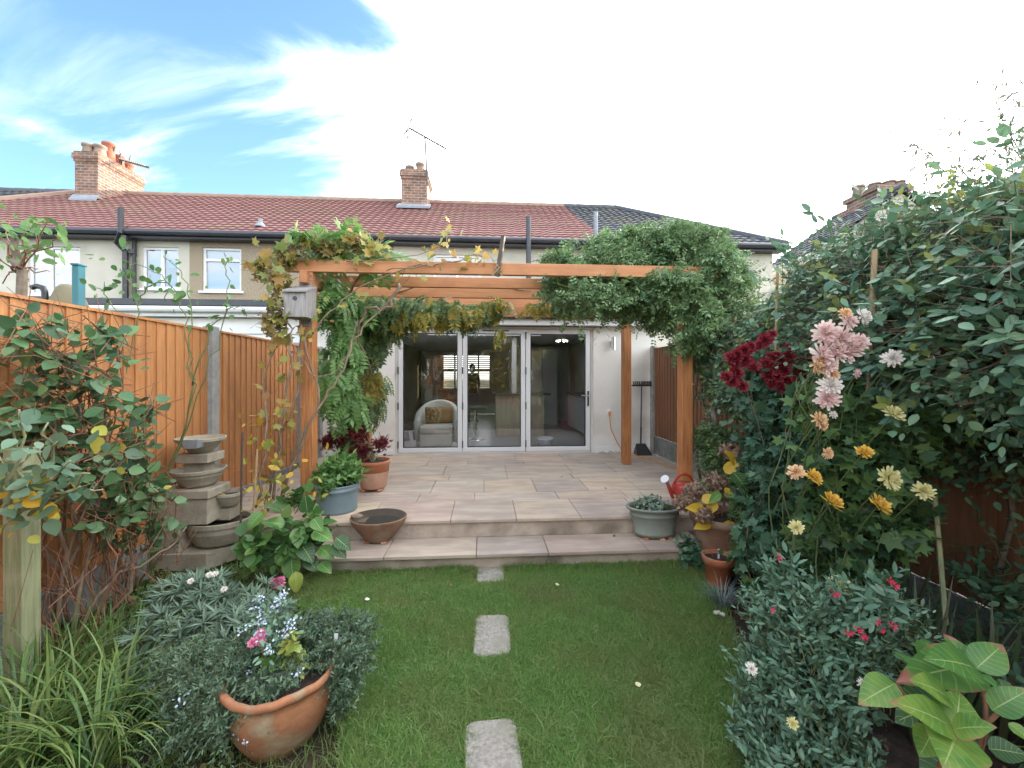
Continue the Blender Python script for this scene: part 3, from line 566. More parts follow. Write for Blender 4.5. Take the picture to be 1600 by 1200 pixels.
hE, rE = house('right end house with dark grey hipped roof', HX[4], HX[5], M['cream'], M['slate'], [wE], (dr, hb))
# hip face of the right-hand roof
hp = MB(); hp.add([(7.65, YE, ZE - .05), (7.65, 2 * YR - YE, ZE - .05), (4.5, YR, ZR - .02)], [(0, 1, 2)]); hp.build('hip_slope', M['slate'], rE)
MB().tube([(7.65, YE, ZE + .02), (6.08, (YE + YR) / 2, (ZE + ZR) / 2 + .02), (4.5, YR, ZR + .02)], .1, 8).build('hip_ridge', M['slate'], rE)
# verge capping between the red roof and the left grey roof
MB().tube([(dl(0), YE, ZE + .03), (dl(SL), YR, ZR + .03)], .11, 8).build('verge_tiles', M['ridge'], rB)
def pipe(root, pts, r, m): return MB().tube(pts, r, 10).build('soil_pipe', m, root)
a = W(190, 480, Y=YW - .12); t = W(189, 326, Y=YW - .35)
sp = pipe(hB, [(a[0] + .06, YW - .09, 2.6), (a[0] + .06, YW - .09, 4.55), (a[0] - .02, YW - .22, 4.72), (t[0] + .02, YW - .38, 4.9), (t[0] + .02, YW - .38, t[2])], .058, M['black'])
cl = MB()
for z in (4.5, 4.75, 4.95): cl.tube([(t[0] + .03, YW - (.09 if z < 4.6 else .3), z), (t[0] + .03, YW - (.09 if z < 4.6 else .3), z + .1)], .075, 10)
cl.build('pipe_collar', M['black'], sp)
a = W(210, 400, Y=YW - .08); MB().tube([(a[0], YW - .08, 2.6), (a[0], YW - .08, 4.85)], .04, 8).build('downpipe', M['black'], hB)
a = W(826, 338, Y=YW - .4); pipe(hD, [(a[0], YW - .38, 2.9), (a[0], YW - .38, a[2])], .06, M['gutter'])
a = W(931, 331, Y=YW - .4); pipe(hE, [(a[0], YW - .38, 2.9), (a[0], YW - .38, a[2])], .055, M['lead'])
a = W(422, 344, Y=10.9)
v_ = MB().lathe([(0.001, .16), (.05, .16), (.05, .07), (.12, 0), (.14, -.05)], (a[0], 10.45, 5.36), 12); v_.build('roof_vent', M['lead'], rC)
def chimney(roof, x0, x1, y0, y1, ztop, pots, corbel=.05):
    mb = MB().box(x0, x1, y0, y1, 6.6, ztop - .3)
    mb.box(x0 - corbel * .5, x1 + corbel * .5, y0 - corbel * .5, y1 + corbel * .5, ztop - .3, ztop - .22).box(x0 - corbel, x1 + corbel, y0 - corbel, y1 + corbel, ztop - .22, ztop - .07).box(x0 - .02, x1 + .02, y0 - .02, y1 + .02, ztop - .07, ztop)
    c = mb.build('chimney', M['brick'], roof)
    for (px_, py_, hh, rr, mm) in pots:
        MB().lathe([(rr * .8, hh), (rr * .82, 0 + hh - .02), (rr * 1.15, hh - .02), (rr * 1.2, hh - .08), (rr * .98, hh - .11), (rr * .95, hh * .5), (rr * 1.1, .04), (rr * 1.15, 0)][1:], (px_, py_, ztop), 14).lathe([(rr * .8, hh - .02), (rr * .75, hh * .4)], (px_, py_, ztop), 14).build('chimney_pot', M[mm], c, smooth=True)
    MB().box(x0 - .09, x1 + .09, y0 - .35, y0 + .2, 0, 0).build('x', M['lead'], c) if False else None
    return c
a, b = W(117, 250, Y=12.9), W(153, 250, Y=12.9)
ch = chimney(rB, a[0], b[0], 12.9, 14.5, 8.30, [(a[0] + .2, 13.1, .32, .14, 'pot_buff'), (b[0] - .16, 13.15, .32, .14, 'pot_buff'), (b[0] - .25, 13.55, .62, .15, 'pot_clay'), (b[0] - .25, 13.9, .42, .13, 'pot_clay'), (b[0] - .25, 14.25, .34, .13, 'pot_clay')])
MB().hexa([(a[0] - .05, 12.76, 6.78), (b[0] + .05, 12.76, 6.78), (b[0] + .05, 12.89, 6.98), (a[0] - .05, 12.89, 6.98), (a[0] - .05, 12.76, 6.84), (b[0] + .05, 12.76, 6.84), (b[0] + .05, 12.89, 7.02), (a[0] - .05, 12.89, 7.02)]).build('flashing', M['lead'], ch)
a, b = W(627, 270, Y=13.1), W(667, 270, Y=13.1)
ch = chimney(rD, a[0], b[0], 13.1, 14.1, W(640, 264, Y=13.1)[2], [(a[0] + .2, 13.5, .28, .13, 'pot_buff'), (b[0] - .25, 13.4, .34, .13, 'pot_buff')])
MB().hexa([(a[0] - .08, 12.75, 6.83), (b[0] + .12, 12.75, 6.83), (b[0] + .12, 13.12, 7.05), (a[0] - .08, 13.12, 7.05), (a[0] - .08, 12.75, 6.9), (b[0] + .12, 12.75, 6.9), (b[0] + .12, 13.12, 7.12), (a[0] - .08, 13.12, 7.12)]).build('flashing', M['lead'], ch)
# television aerials
def aerial(label, base, top, bdir, blen, m_=.03, back=.25, n=12):
    o = thing('television_aerial', label, 'aerial', base); b = Vector(base); t = Vector(top); MB().tube([b, t], .026, 6).build('mast', M['wire'], o)
    d = Vector(bdir).normalized(); s = d.cross(Vector((0, 0, 1))).normalized(); up = s.cross(d); mb = MB().tube([t - d * blen * back, t + d * blen * (1 - back)], .026, 5)
    mb.build('boom', M['wire'], o); mb = MB()
    for i in range(n): p = t + d * blen * (-back + .12 + (1 - .15) * i / n); mb.tube([p - s * .16, p + s * .16], .014, 4)
    p = t - d * blen * (back - .02)
    for q in (-1, 1): mb.tube([p - s * .25 + up * q * .05, p - s * .25 + up * q * .28], .018, 4).tube([p + s * .25 + up * q * .05, p + s * .25 + up * q * .28], .018, 4).tube([p - s * .25 + up * q * .2, p + s * .25 + up * q * .2], .018, 4).tube([p, p + up * q * .28 - d * .1], .018, 4)
    mb.build('elements', M['wire'], o); return o
pb, ptp = W(668, 290, Y=13.0), W(664, 214, Y=13.0)
aerial('tall television aerial on a mast beside the centre chimney', pb, ptp, (.93, .15, -.42), 1.25, back=.42)
pb, ptp = W(190, 262, Y=13.8), W(190, 250, Y=13.8)
aerial('small aerial pointing right from the orange-sided left chimney', pb, ptp, (1, -.1, -.28), 1.0, back=.05)

# ---------------------------------------------------------------- left neighbour's extension
o = thing('neighbour_extension', 'white single-storey neighbouring extension with flat roof beyond the left fence', 'extension', (-5, 7, 0))
MB().box(-11.0, -2.80, 7.2, 10.18, 0, 2.62).build('wall', M['white_render'], o)
MB().box(-11.1, -2.80, 7.0, 10.19, 2.80, 2.90).build('flat_roof', M['gutter'], o)
MB().box(-11.05, -2.80, 7.08, 7.19, 2.63, 2.79).build('fascia', M['upvc'], o)
MB().tube([(-11.0, 7.02, 2.74), (-2.84, 7.02, 2.74)], .05, 8).build('gutter', M['upvc'], o)
mb = MB()
for k in range(9): mb.box(-11.0, -2.82, 7.17, 7.196, 1.0 + k * .17, 1.0 + k * .17 + .145)
mb.build('cladding', M['upvc'], o)

# ---------------------------------------------------------------- our extension with folding doors
EX0, EX1, EY = -2.80, 2.935, 6.95; DX0, DX1, DZ = -1.50, 1.87, 2.45
ext = thing('house_extension', 'white rendered extension with low tiled roof and three-panel folding glass doors', 'extension', (0, EY, PZ))
mb = MB(); mb.box(EX0, DX0, EY, EY + .25, 0, 2.52).box(DX1, EX1, EY, EY + .25, 0, 2.52).box(DX0, DX1, EY + .001, EY + .249, DZ + .03, 2.52)
mb.box(EX1 - .25, EX1 - .001, EY + .25, 10.19, 0, 2.6).box(EX0 + .001, EX0 + .25, EY + .25, 10.19, 0, 2.6); mb.build('wall', M['white_render'], ext)
RU, RV, RL = (1, 0, 0), Vector((0, 3.42, .62)).normalized(), math.hypot(3.42, .62); RX0, RX1, V0, V1 = -1.25, 1.25, .85, 2.35  # roof opening added, hidden from the camera, to let daylight into the room
rfm = MB()
for o_, ua_, ub_, ln in (((0, 6.78, 2.70), EX0, RX0, RL), ((0, 6.78, 2.70), RX1, EX1 + .03, RL), ((0, 6.78, 2.70), RX0, RX1, V0), (tuple(Vector((0, 6.78, 2.70)) + RV * V1), RX0, RX1, RL - V1)):
    q_ = tile_roof(o_, RU, RV, lambda v: ua_, lambda v: ub_, ln, tw=.24); rfm.add(q_.v, q_.f)
rf = rfm.build('roof', M['tile'], ext)
def deck(mb, xa, xb, va, vb):
    ya, yb = 6.80 + va, 6.80 + vb; za, zb_ = 2.60 + va * .181, 2.60 + vb * .181; mb.hexa([(xa, ya, za), (xb, ya, za), (xb, yb, zb_), (xa, yb, zb_), (xa, ya, za + .06), (xb, ya, za + .06), (xb, yb, zb_ + .06), (xa, yb, zb_ + .06)])
dk = MB(); deck(dk, EX0, RX0, 0, 3.35); deck(dk, RX1, EX1, 0, 3.35); deck(dk, RX0, RX1, 0, V0 - .02); deck(dk, RX0, RX1, V1, 3.35); dk.build('roof_deck', M['gutter'], rf)
MB().box(EX0, EX1 + .01, 6.80, 6.94, 2.50, 2.59).build('fascia', M['upvc'], ext)
g = MB(); k = 9
sec = [(-.055 * math.cos(math.pi * i / k), -.055 * math.sin(math.pi * i / k)) for i in range(k + 1)]
g.add([(x, 6.74 + a_, 2.66 + b_) for x in (EX0, EX1 + .02) for a_, b_ in sec], [(i, i + 1, k + 2 + i, k + 1 + i) for i in range(k)]).build('gutter', M['gutter'], ext)
MB().box(EX0, DX0 - .005, EY - .012, EY, PZ, PZ + .08).box(DX1 + .005, EX1, EY - .012, EY, PZ, PZ + .10).build('plinth', M['upvc'], ext)
# outer frame
fr = MB().box(DX0, DX0 + .045, EY + .03, EY + .10, PZ, DZ).box(DX1 - .045, DX1, EY + .03, EY + .10, PZ, DZ).box(DX0, DX1, EY + .031, EY + .10, DZ, DZ + .035).box(DX0, DX1, EY + .02, EY + .11, PZ - .01, PZ + .025)
fr.build('door_frame', M['fascia'], ext)
MB().box(DX0 - .1, DX1 + .12, EY - .014, EY + .0, DZ + .035, DZ + .045).build('drip_trim', M['gutter'], ext)
ws = [DX0 + .048, DX0 + .048 + 1.075, DX0 + .048 + 2.15, DX1 - .048]
for i in range(3):
    a, b = ws[i] + .006, ws[i + 1] - .006; z0, z1 = PZ + .03, DZ - .005; f = .075; y0 = EY + .025; mb = MB()
    mb.box(a, b, y0, y0 + .07, z0, z0 + f, ch=.004).box(a, b, y0, y0 + .07, z1 - f, z1, ch=.004).box(a, a + f, y0 + .001, y0 + .069, z0 + f, z1 - f).box(b - f, b, y0 + .001, y0 + .069, z0 + f, z1 - f)
    d = mb.build('door_panel', M['door'], ext)
    ga = MB(); e = .014; A, B, C, D_ = a + f, b - f, z0 + f, z1 - f
    ga.box(A, B, y0 + .012, y0 + .05, C, C + e).box(A, B, y0 + .012, y0 + .05, D_ - e, D_).box(A, A + e, y0 + .013, y0 + .05, C + e, D_ - e).box(B - e, B, y0 + .013, y0 + .05, C + e, D_ - e); ga.build('gasket', M['black'], d)
    MB().add([(A + e, y0 + .03, C + e), (B - e, y0 + .03, C + e), (B - e, y0 + .03, D_ - e), (A + e, y0 + .03, D_ - e)], [(0, 1, 2, 3)]).build('glass', M['glass'], d)
    hg = MB(); hx = a - .004
    for z in (PZ + .1, PZ + .75, PZ + 1.35, PZ + 1.95): hg.box(hx - .009, hx + .009, y0 - .012, y0 + .0, z, z + .12)
    hg.build('hinges', M['black'], d)
    if i == 1: MB().box(a + .33, b - .28, y0 - .006, y0, z1 - .035, z1 - .018).build('trickle_vent', M['black'], d)
    if i == 2:
        hx = b - .035; h_ = MB().box(hx - .014, hx + .014, y0 - .012, y0, PZ + .80, PZ + 1.06, ch=.003); hd = h_.build('handle_plate', M['black'], d)
        MB().tube([(hx, y0 - .005, PZ + .98), (hx, y0 - .05, PZ + .98), (hx - .13, y0 - .052, PZ + .98)], .010, 8).build('handle', M['steel'], d)
# the room behind the doors
RM = MB(); RB = 14.6
RM.box(EX0 + .26, EX1 - .26, EY + .12, RB, PZ - .02, PZ - .003)
RM.build('room_floor', M['room_floor'], ext)
wx = (W(692, 580, Y=RB)[0], W(766, 580, Y=RB)[0]); wz = (1.25, W(728, 556, Y=RB)[2]); rm = MB(); wall_with_holes(rm, EX0 + .26, EX1 - .26, PZ, 2.56, [(wx[0], wx[1], wz[0], wz[1])], RB)
rm.add([(EX0 + .26, EY + .26, PZ), (EX0 + .26, RB, PZ), (EX0 + .26, RB, 2.56), (EX0 + .26, EY + .26, 2.56)], [(0, 1, 2, 3)]).add([(EX1 - .26, EY + .26, PZ), (EX1 - .26, RB, PZ), (EX1 - .26, RB, 2.56), (EX1 - .26, EY + .26, 2.56)], [(0, 1, 2, 3)])
for xa, xb, ya, yb in ((EX0 + .26, RX0, EY + .255, RB), (RX1, EX1 - .26, EY + .255, RB), (RX0, RX1, EY + .255, 7.66), (RX0, RX1, 9.12, RB)): rm.add([(xa, ya, 2.56), (xb, ya, 2.56), (xb, yb, 2.56), (xa, yb, 2.56)], [(0, 1, 2, 3)])
rm.box(RX0 - .02, RX0, 7.66, 9.12, 2.56, 2.98).box(RX1, RX1 + .02, 7.66, 9.12, 2.56, 2.98).box(RX0, RX1, 7.64, 7.66, 2.56, 2.72).box(RX0, RX1, 9.12, 9.14, 2.56, 2.98)  # shaft lining under the added roof opening
rm.box(.62, .72, 9.3, 9.6, PZ, 2.55).box(.72, EX1 - .27, 12.0, 12.1, PZ, 2.55)
rm.build('room_wall', M['room_wall'], ext)
sh = MB(); nn = 16
for s in range(4):
    a = wx[0] + (wx[1] - wx[0]) * s / 4; b = a + (wx[1] - wx[0]) / 4
    sh.box(a, a + .03, RB + .02, RB + .05, wz[0], wz[1]).box(b - .03, b, RB + .02, RB + .05, wz[0], wz[1])
    for k in range(nn): z = wz[0] + .02 + (wz[1] - wz[0] - .04) * k / nn; sh.hexa([(a + .03, RB + .02, z), (b - .03, RB + .02, z), (b - .03, RB + .045, z + .045), (a + .03, RB + .045, z + .045), (a + .03, RB + .02, z + .008), (b - .03, RB + .02, z + .008), (b - .03, RB + .045, z + .053), (a + .03, RB + .045, z + .053)])
sh.box(wx[0], wx[1], RB + .015, RB + .055, wz[0] + .62, wz[0] + .67)
sh.build('window_shutters', M['shutter'], ext)
# wall lamp, cable, pebbles
a = W(958, 537, Y=EY - .08); o = thing('wall_lamp', 'cylindrical brushed steel up-down wall light right of the doors', 'wall lamp', (a[0], EY, a[2]))
MB().tube([(a[0], EY - .10, a[2] - .11), (a[0], EY - .10, a[2] + .11)], .035, 20).build('shade', M['steel'], o, smooth=False); MB().box(a[0] - .03, a[0] + .03, EY - .07, EY - .001, a[2] - .05, a[2] + .05, ch=.004).build('bracket', M['steel'], o)
a = W(952, 644, Y=EY - .03); c = W(962, 697, Y=EY - .05); o = thing('extension_cable', 'orange cable hanging from a wall outlet and running over the patio', 'cable', (a[0], EY, PZ))
MB().box(a[0] - .035, a[0] + .035, EY - .03, EY - .001, a[2] - .04, a[2] + .04, ch=.006).build('socket', M['upvc'], o)
MB().box(a[0] - .02, a[0] + .02, EY - .06, EY - .031, a[2] - .06, a[2] + .01, ch=.006).build('plug', M['cord'], o)
e1 = W(1000, 716, Z=PZ); e2 = W(1057, 733, Z=PZ)
MB().tube([(a[0], EY - .05, a[2] - .05), (a[0] + .02, EY - .05, a[2] - .28), (a[0] + .12, EY - .05, a[2] - .5), (c[0] + .1, EY - .06, PZ + .05), (e1[0] - .1, EY - .12, PZ + .012), (e1[0] + .05, e1[1], PZ + .01), (e2[0], e2[1], PZ + .01)], .008, 6).build('cord', M['cord'], o)
mb = MB()
for i in range(170):
    x = random.uniform(DX1 + .03, EX1 - .05); y = random.uniform(EY - .10, EY - .015); r_ = random.uniform(.010, .026); mb.ell((x, y, PZ + r_ * .5), (r_, r_ * .8, r_ * .6), 6, 4)
for i in range(40):
    x = random.uniform(EX0 + .1, DX0 - .03); y = random.uniform(EY - .10, EY - .015); r_ = random.uniform(.010, .022); mb.ell((x, y, PZ + r_ * .5), (r_, r_ * .8, r_ * .6), 6, 4)
tag(mb.build('pebbles', M['pebbles'], loc=(2.3, EY - .05, PZ)), kind='stuff')
# broom and dustpan
a = W(1003, 601, Y=6.86); b = W(997, 706, Z=PZ); o = thing('broom', 'black-headed broom leaning head up against the white wall corner', 'broom', (b[0], b[1], PZ))
MB().tube([(b[0], min(b[1], 6.85), PZ), (a[0], 6.87, a[2] - .03)], .012, 8).build('handle', M['wire'], o)
MB().box(a[0] - .17, a[0] + .17, 6.83, 6.90, a[2] - .03, a[2] + .0, ch=.006).build('head', M['black'], o)
mb = MB()
for i in range(60): x = a[0] - .16 + .32 * i / 59; mb.tube([(x, 6.85 + .02 * (i % 3 - 1), a[2]), (x + random.uniform(-.01, .01), 6.85 + .022 * (i % 3 - 1), a[2] + .06)], .004, 4)
mb.build('bristles', M['black'], o)
a = W(1008, 712, Z=PZ); o = thing('dustpan', 'black dustpan with upright handle standing at the foot of the wall', 'dustpan', (a[0], 6.72, PZ)); x, y = a[0], 6.72
MB().hexa([(x - .13, y - .1, PZ), (x + .13, y - .1, PZ), (x + .12, y + .1, PZ), (x - .12, y + .1, PZ), (x - .13, y - .1, PZ + .012), (x + .13, y - .1, PZ + .012), (x + .08, y + .08, PZ + .17), (x - .08, y + .08, PZ + .17)]).build('pan', M['black'], o)
MB().tube([(x, y + .07, PZ + .15), (x + .02, y + .1, PZ + .45)], .011, 8).build('handle', M['black'], o)

# inside: armchair, cushions, stool, island, kitchen, bucket, plant, person
def armchair(x, y):
    o = thing('armchair', 'cream leather tub armchair behind the left glass door', 'armchair', (x, y, PZ)); z = PZ
    n = 22; V = []; ri, ro = .31, .44
    for i in range(n + 1):
        a = math.pi * (-.12 + 1.24 * i / n); top = .50 + .36 * math.sin(max(0, min(math.pi, (a)))) ** .7 if 0 < a < math.pi else .50
        for r_, zz in ((ri, .12), (ri, top - .03), (ri + .04, top), (ro - .04, top), (ro, top - .03), (ro - .02, .08)): V.append((x + r_ * math.cos(a), y + r_ * math.sin(a), z + zz))
    Fc = [(i * 6 + j, i * 6 + (j + 1) % 6, (i + 1) * 6 + (j + 1) % 6, (i + 1) * 6 + j) for i in range(n) for j in range(6)] + [(5, 4, 3, 2, 1, 0), tuple(n * 6 + j for j in range(6))]
    MB().add(V, Fc).build('backrest', M['leather'], o, smooth=True)
    MB().box(x - .29, x + .29, y - .36, y + .2, z + .28, z + .42, ch=.03).build('seat', M['leather'], o); MB().box(x - .29, x + .29, y - .34, y + .2, z + .05, z + .275, ch=.02).build('base', M['leather'], o)
    return o
a = W(684, 660, Y=7.75); ac = armchair(a[0], 7.75); x, y = a[0], 7.75
def cushion(x, y, z, rz, m, lab):
    o = thing('cushion', lab, 'cushion', (x, y, z), rz); mb = MB(); n = 8; V = []; Fc = []
    for s in (1, -1):
        b0 = len(mb.v); P = []
        for i in range(n + 1):
            for j in range(n + 1):
                u, v = i / n * 2 - 1, j / n * 2 - 1; t = .07 * ((1 - u ** 4) * (1 - v ** 4)) ** .5; P.append((u * .155, -s * t, v * .155 + .155))
        mb.add(P, [(i * (n + 1) + j, i * (n + 1) + j + 1, (i + 1) * (n + 1) + j + 1, (i + 1) * (n + 1) + j) for i in range(n) for j in range(n)])
    mb.build('cover', m, o, smooth=True, local=True)
cushion(x - .09, y + .10, PZ + .42, .1, M['cushion_a'], 'square cushion with brown and gold stripes on the armchair')
cushion(x + .11, y + .16, PZ + .42, -.12, M['cushion_b'], 'rust coloured cushion leaning behind the striped one')
a = W(651, 690, Z=PZ); x, y = a[0], 7.30; o = thing('step_stool', 'round silver kick stool with dark rubber base inside the left door', 'stool', (x, y, PZ))
MB().lathe([(.155, .0), (.21, .0), (.21, .03), (.19, .045)], (x, y, PZ), 24).lathe([(.001, .41), (.115, .41), (.12, .40), (.12, .375), (.11, .37)], (x, y, PZ), 24).build('rubber_rim', M['black'], o)
mb = MB().lathe([(.19, .045), (.155, .2)], (x, y, PZ), 24).lathe([(.125, .345), (.115, .375)], (x, y, PZ), 24)
for k in range(4):
    c0 = math.pi / 4 + k * math.pi / 2; mb.lathe([(.155, .2), (.125, .345)], (x, y, PZ), 5, a0=c0 - .28, a1=c0 + .28)
mb.build('body', M['silver_plastic'], o)
a, b = W(775, 640, Y=9.0), W(850, 640, Y=9.0); o = thing('kitchen_island', 'pale wood kitchen island seen through the middle door', 'kitchen island', ((a[0] + b[0]) / 2, 9, PZ))
MB().box(a[0], b[0], 9.0, 9.8, PZ, PZ + .9).build('cabinet', M['cabinet'], o); MB().box(a[0] - .04, b[0] + .15, 8.96, 9.84, PZ + .901, PZ + .94).build('worktop', M['worktop'], o)
o = thing('kitchen_units', 'kitchen base and wall cupboards along the right side inside', 'cupboard', (2.4, 9, PZ))
for k in range(4): u = MB().box(2.1, 2.66, 7.9 + k * .6, 8.495 + k * .6, PZ + .1, PZ + .88).build('base_cupboard', M['cupboard'], o); MB().box(2.08, 2.1, 7.95 + k * .6, 8.45 + k * .6, PZ + .8, PZ + .82).build('handle', M['steel'], u)
MB().box(2.06, 2.66, 7.88, 10.32, PZ + .881, PZ + .92).build('worktop', M['worktop'], o)
for k in range(3): MB().box(2.34, 2.66, 8.1 + k * .6, 8.695 + k * .6, PZ + 1.4, PZ + 2.1).build('wall_cupboard', M['cupboard'], o)
o = thing('tall_cupboard', 'pale tall cupboard panel behind the kitchen worktop', 'cupboard', (1.5, 11.5, PZ)); MB().box(1.15, 2.0, 11.2, 11.9, PZ, PZ + 2.1).build('carcass', M['cupboard'], o); MB().box(1.57, 1.58, 11.19, 11.2, PZ + .05, PZ + 2.05).build('door_gap', M['black'], o)
o = thing('microwave', 'small dark appliance on the kitchen worktop', 'appliance', (2.3, 8.4, PZ + .92)); MB().box(2.12, 2.5, 8.2, 8.6, PZ + .921, PZ + 1.17, ch=.01).build('case', M['black'], o); MB().box(2.15, 2.4, 8.19, 8.2, PZ + .95, PZ + 1.14).build('door', M['silver_plastic'], o)
a = W(852, 700, Y=7.2); x, y = a[0], 7.22; o = thing('bucket', 'white plastic bucket just inside the right-hand glass door', 'bucket', (x, y, PZ))
MB().lathe([(.001, .0), (.115, 0), (.135, .19), (.145, .195), (.147, .225), (.137, .225), (.12, .02), (.001, .015)], (x, y, PZ), 28).build('tub', M['white_plastic'], o, smooth=True)
MB().tube([(x - .145 * math.cos(t), y - .01 - .15 * math.sin(t) * .6, PZ + .21 - .10 * math.sin(t)) for t in [math.pi * i / 10 for i in range(11)]], .004, 5).build('handle', M['steel'], o)
a = W(878, 533, Y=8.4); o = thing('pendant_lamp', 'sparkling glass ceiling lamp seen through the top of the right-hand door', 'ceiling lamp', (a[0], 8.4, 2.5)); lm = bpy.data.materials.new('lit_bulb'); lm.use_nodes = True; lb = lm.node_tree.nodes['Principled BSDF']; lb.inputs['Emission Color'].default_value = (1, .9, .75, 1); lb.inputs['Emission Strength'].default_value = 9
MB().tube([(a[0], 8.4, 2.56), (a[0], 8.4, a[2] + .03)], .006, 6).build('rod', M['steel'], o); mb = MB(); m2 = MB()
for k in range(6): t = k * math.pi / 3; c_ = (a[0] + .11 * math.cos(t), 8.4 + .11 * math.sin(t), a[2]); mb.ell(c_, (.010, .010, .014), 8, 6); m2.tube([(a[0], 8.4, a[2] + .05), (c_[0], c_[1], c_[2] + .03)], .005, 5)
mb.build('bulbs', lm, o); m2.build('arms', M['steel'], o)
# dark dining chairs near the far window
def dchair(x, y, rz, lab):
    o = thing('bar_chair', lab, 'chair', (x, y, PZ), rz)
    MB().tube([(0, 0, .02), (0, 0, .62)], .022, 10).build('pedestal', M['steel'], o, local=True); MB().lathe([(.001, .03), (.04, .03), (.19, .01), (.2, 0)], (0, 0, 0), 20).build('foot_plate', M['steel'], o, local=True)
    MB().box(-.2, .2, -.2, .2, .62, .69, ch=.02).build('seat', M['cloth_dark'], o, local=True); MB().box(-.2, .2, .17, .21, .69, .95, ch=.012).build('backrest', M['cloth_dark'], o, local=True)
dchair(W(742, 640, Y=8.6)[0], 8.6, .5, 'chrome pedestal bar chair left of the kitchen island')
dchair(W(700, 640, Y=11.6)[0], 11.6, 2.4, 'dark chair further back beside the bright window')
# person
BODY = mat('person_skin_and_clothes', (.02, .021, .028), None, .85); _n = BODY.node_tree; _s = _n.nodes.new('ShaderNodeSeparateXYZ'); _t = _n.nodes.new('ShaderNodeTexCoord'); _n.links.new(_t.outputs['Object'], _s.inputs[0])
_x = _n.nodes.new('ShaderNodeMix'); _x.data_type = 'RGBA'; _n.links.new(math_node(_n, 'GREATER_THAN', _s.outputs[2], 1.44), _x.inputs['Factor']); _x.inputs['A'].default_value = (.02, .021, .028, 1); _x.inputs['B'].default_value = (.42, .24, .17, 1); _n.links.new(_x.outputs['Result'], _n.nodes['Principled BSDF'].inputs['Base Color'])
def person(x, y, rz, lab, h=1.72):
    bm = bpy.data.meshes.new('body'); s = h / 1.72
    J = {'pelvis': (0, 0, .95), 'waist': (0, 0, 1.08), 'chest': (0, 0, 1.30), 'neck': (0, 0, 1.45), 'head0': (0, -.02, 1.56), 'head1': (0, -.02, 1.66),
         'shl': (.17, 0, 1.40), 'ell': (.22, .02, 1.12), 'wrl': (.14, -.16, 1.02), 'hal': (.10, -.22, 1.03), 'shr': (-.17, 0, 1.40), 'elr': (-.23, .02, 1.12), 'wrr': (-.20, -.12, .93), 'har': (-.19, -.17, .88),
         'hil': (.09, 0, .90), 'knl': (.10, -.02, .50), 'anl': (.10, .01, .09), 'tol': (.12, -.15, .03), 'hir': (-.09, 0, .90), 'knr': (-.10, -.01, .50), 'anr': (-.11, .02, .09), 'tor': (-.14, -.13, .03)}
    rad = {'pelvis': .14, 'waist': .125, 'chest': .15, 'neck': .055, 'head0': .085, 'head1': .09, 'shl': .065, 'ell': .042, 'wrl': .028, 'hal': .03, 'shr': .065, 'elr': .042, 'wrr': .028, 'har': .03, 'hil': .095, 'knl': .06, 'anl': .042, 'tol': .03, 'hir': .095, 'knr': .06, 'anr': .042, 'tor': .03}
    E = [('pelvis', 'waist'), ('waist', 'chest'), ('chest', 'neck'), ('neck', 'head0'), ('head0', 'head1'), ('chest', 'shl'), ('shl', 'ell'), ('ell', 'wrl'), ('wrl', 'hal'), ('chest', 'shr'), ('shr', 'elr'), ('elr', 'wrr'), ('wrr', 'har'), ('pelvis', 'hil'), ('hil', 'knl'), ('knl', 'anl'), ('anl', 'tol'), ('pelvis', 'hir'), ('hir', 'knr'), ('knr', 'anr'), ('anr', 'tor')]
    for c in 'lr':
        hx, hy, hz = J['ha' + c]; sg = 1 if c == 'l' else -1
        for f in range(4): J[f'f{c}{f}'] = (hx + (f - 1.5) * .017, hy - .06 + abs(f - 1.4) * .006, hz - .03 - f * .002); rad[f'f{c}{f}'] = .009; E.append(('ha' + c, f'f{c}{f}'))
        J['t' + c] = (hx - sg * .045, hy - .02, hz - .01); rad['t' + c] = .01; E.append(('ha' + c, 't' + c))
    J['nose'] = (0, -.125, 1.605); rad['nose'] = .014; E.append(('head0', 'nose'))
    names = list(J); idx = {n_: i for i, n_ in enumerate(names)}
    bm.from_pydata([tuple(v * s for v in J[n_]) for n_ in names], [(idx[a], idx[b]) for a, b in E], []); r = thing('person', lab, 'person', (x, y, PZ), rz)
    o = bpy.data.objects.new('body', bm); COL.objects.link(o); o.parent = r
    md = o.modifiers.new('s', 'SKIN'); bm.skin_vertices[0].data[0].use_root = True
    for n_ in names: bm.skin_vertices[0].data[idx[n_]].radius = (rad[n_] * s,) * 2
    o.modifiers.new('b', 'SUBSURF').levels = 2; o.modifiers['b'].render_levels = 2; bm.materials.append(BODY)
    MB().ell((0, 0.005, 1.655 * s), (.088, .10, .088), 12, 8).build('hair', M['cloth_dark'], r, local=True)
    return r
person(W(738, 600, Y=11.8)[0], 11.8, .4, 'person in dark clothes standing inside in front of the bright window', 1.66)
# ---------------------------------------------------------------- pergola
PL, PR, PF, PB = -1.745, 2.11, 4.2, 6.0
pg = thing('pergola', 'orange stained timber pergola over the patio with four posts', 'pergola', (.2, 5, PZ))
def post(x, y, top=2.66):
    mb = MB().box(x - .06, x + .06, y - .06, y + .06, PZ - .001 + .002, top, ch=.006); return mb.build('post', M['post'], pg)
post(PL, PF); post(PL + .0, PB + .2); post(PR, PB); post(PR, PF)
for x in (PL, PR): MB().box(x - .035, x + .035, PF - .14, PB + .42, 2.535, 2.655, ch=.004).build('side_beam', M['beam'], pg)
for i, y in enumerate((4.16, 4.78, 5.38, 6.02)):
    MB().box(-2.02, 2.46, y - .028, y + .028, 2.658 if i else 2.658, 2.778, ch=.004).build('cross_beam', M['beam'], pg)
MB().box(PL - .06, PR + .06, PB - .09, PB - .062, 2.50, 2.655, ch=.003).build('rear_beam', M['beam'], pg)
bt = MB()
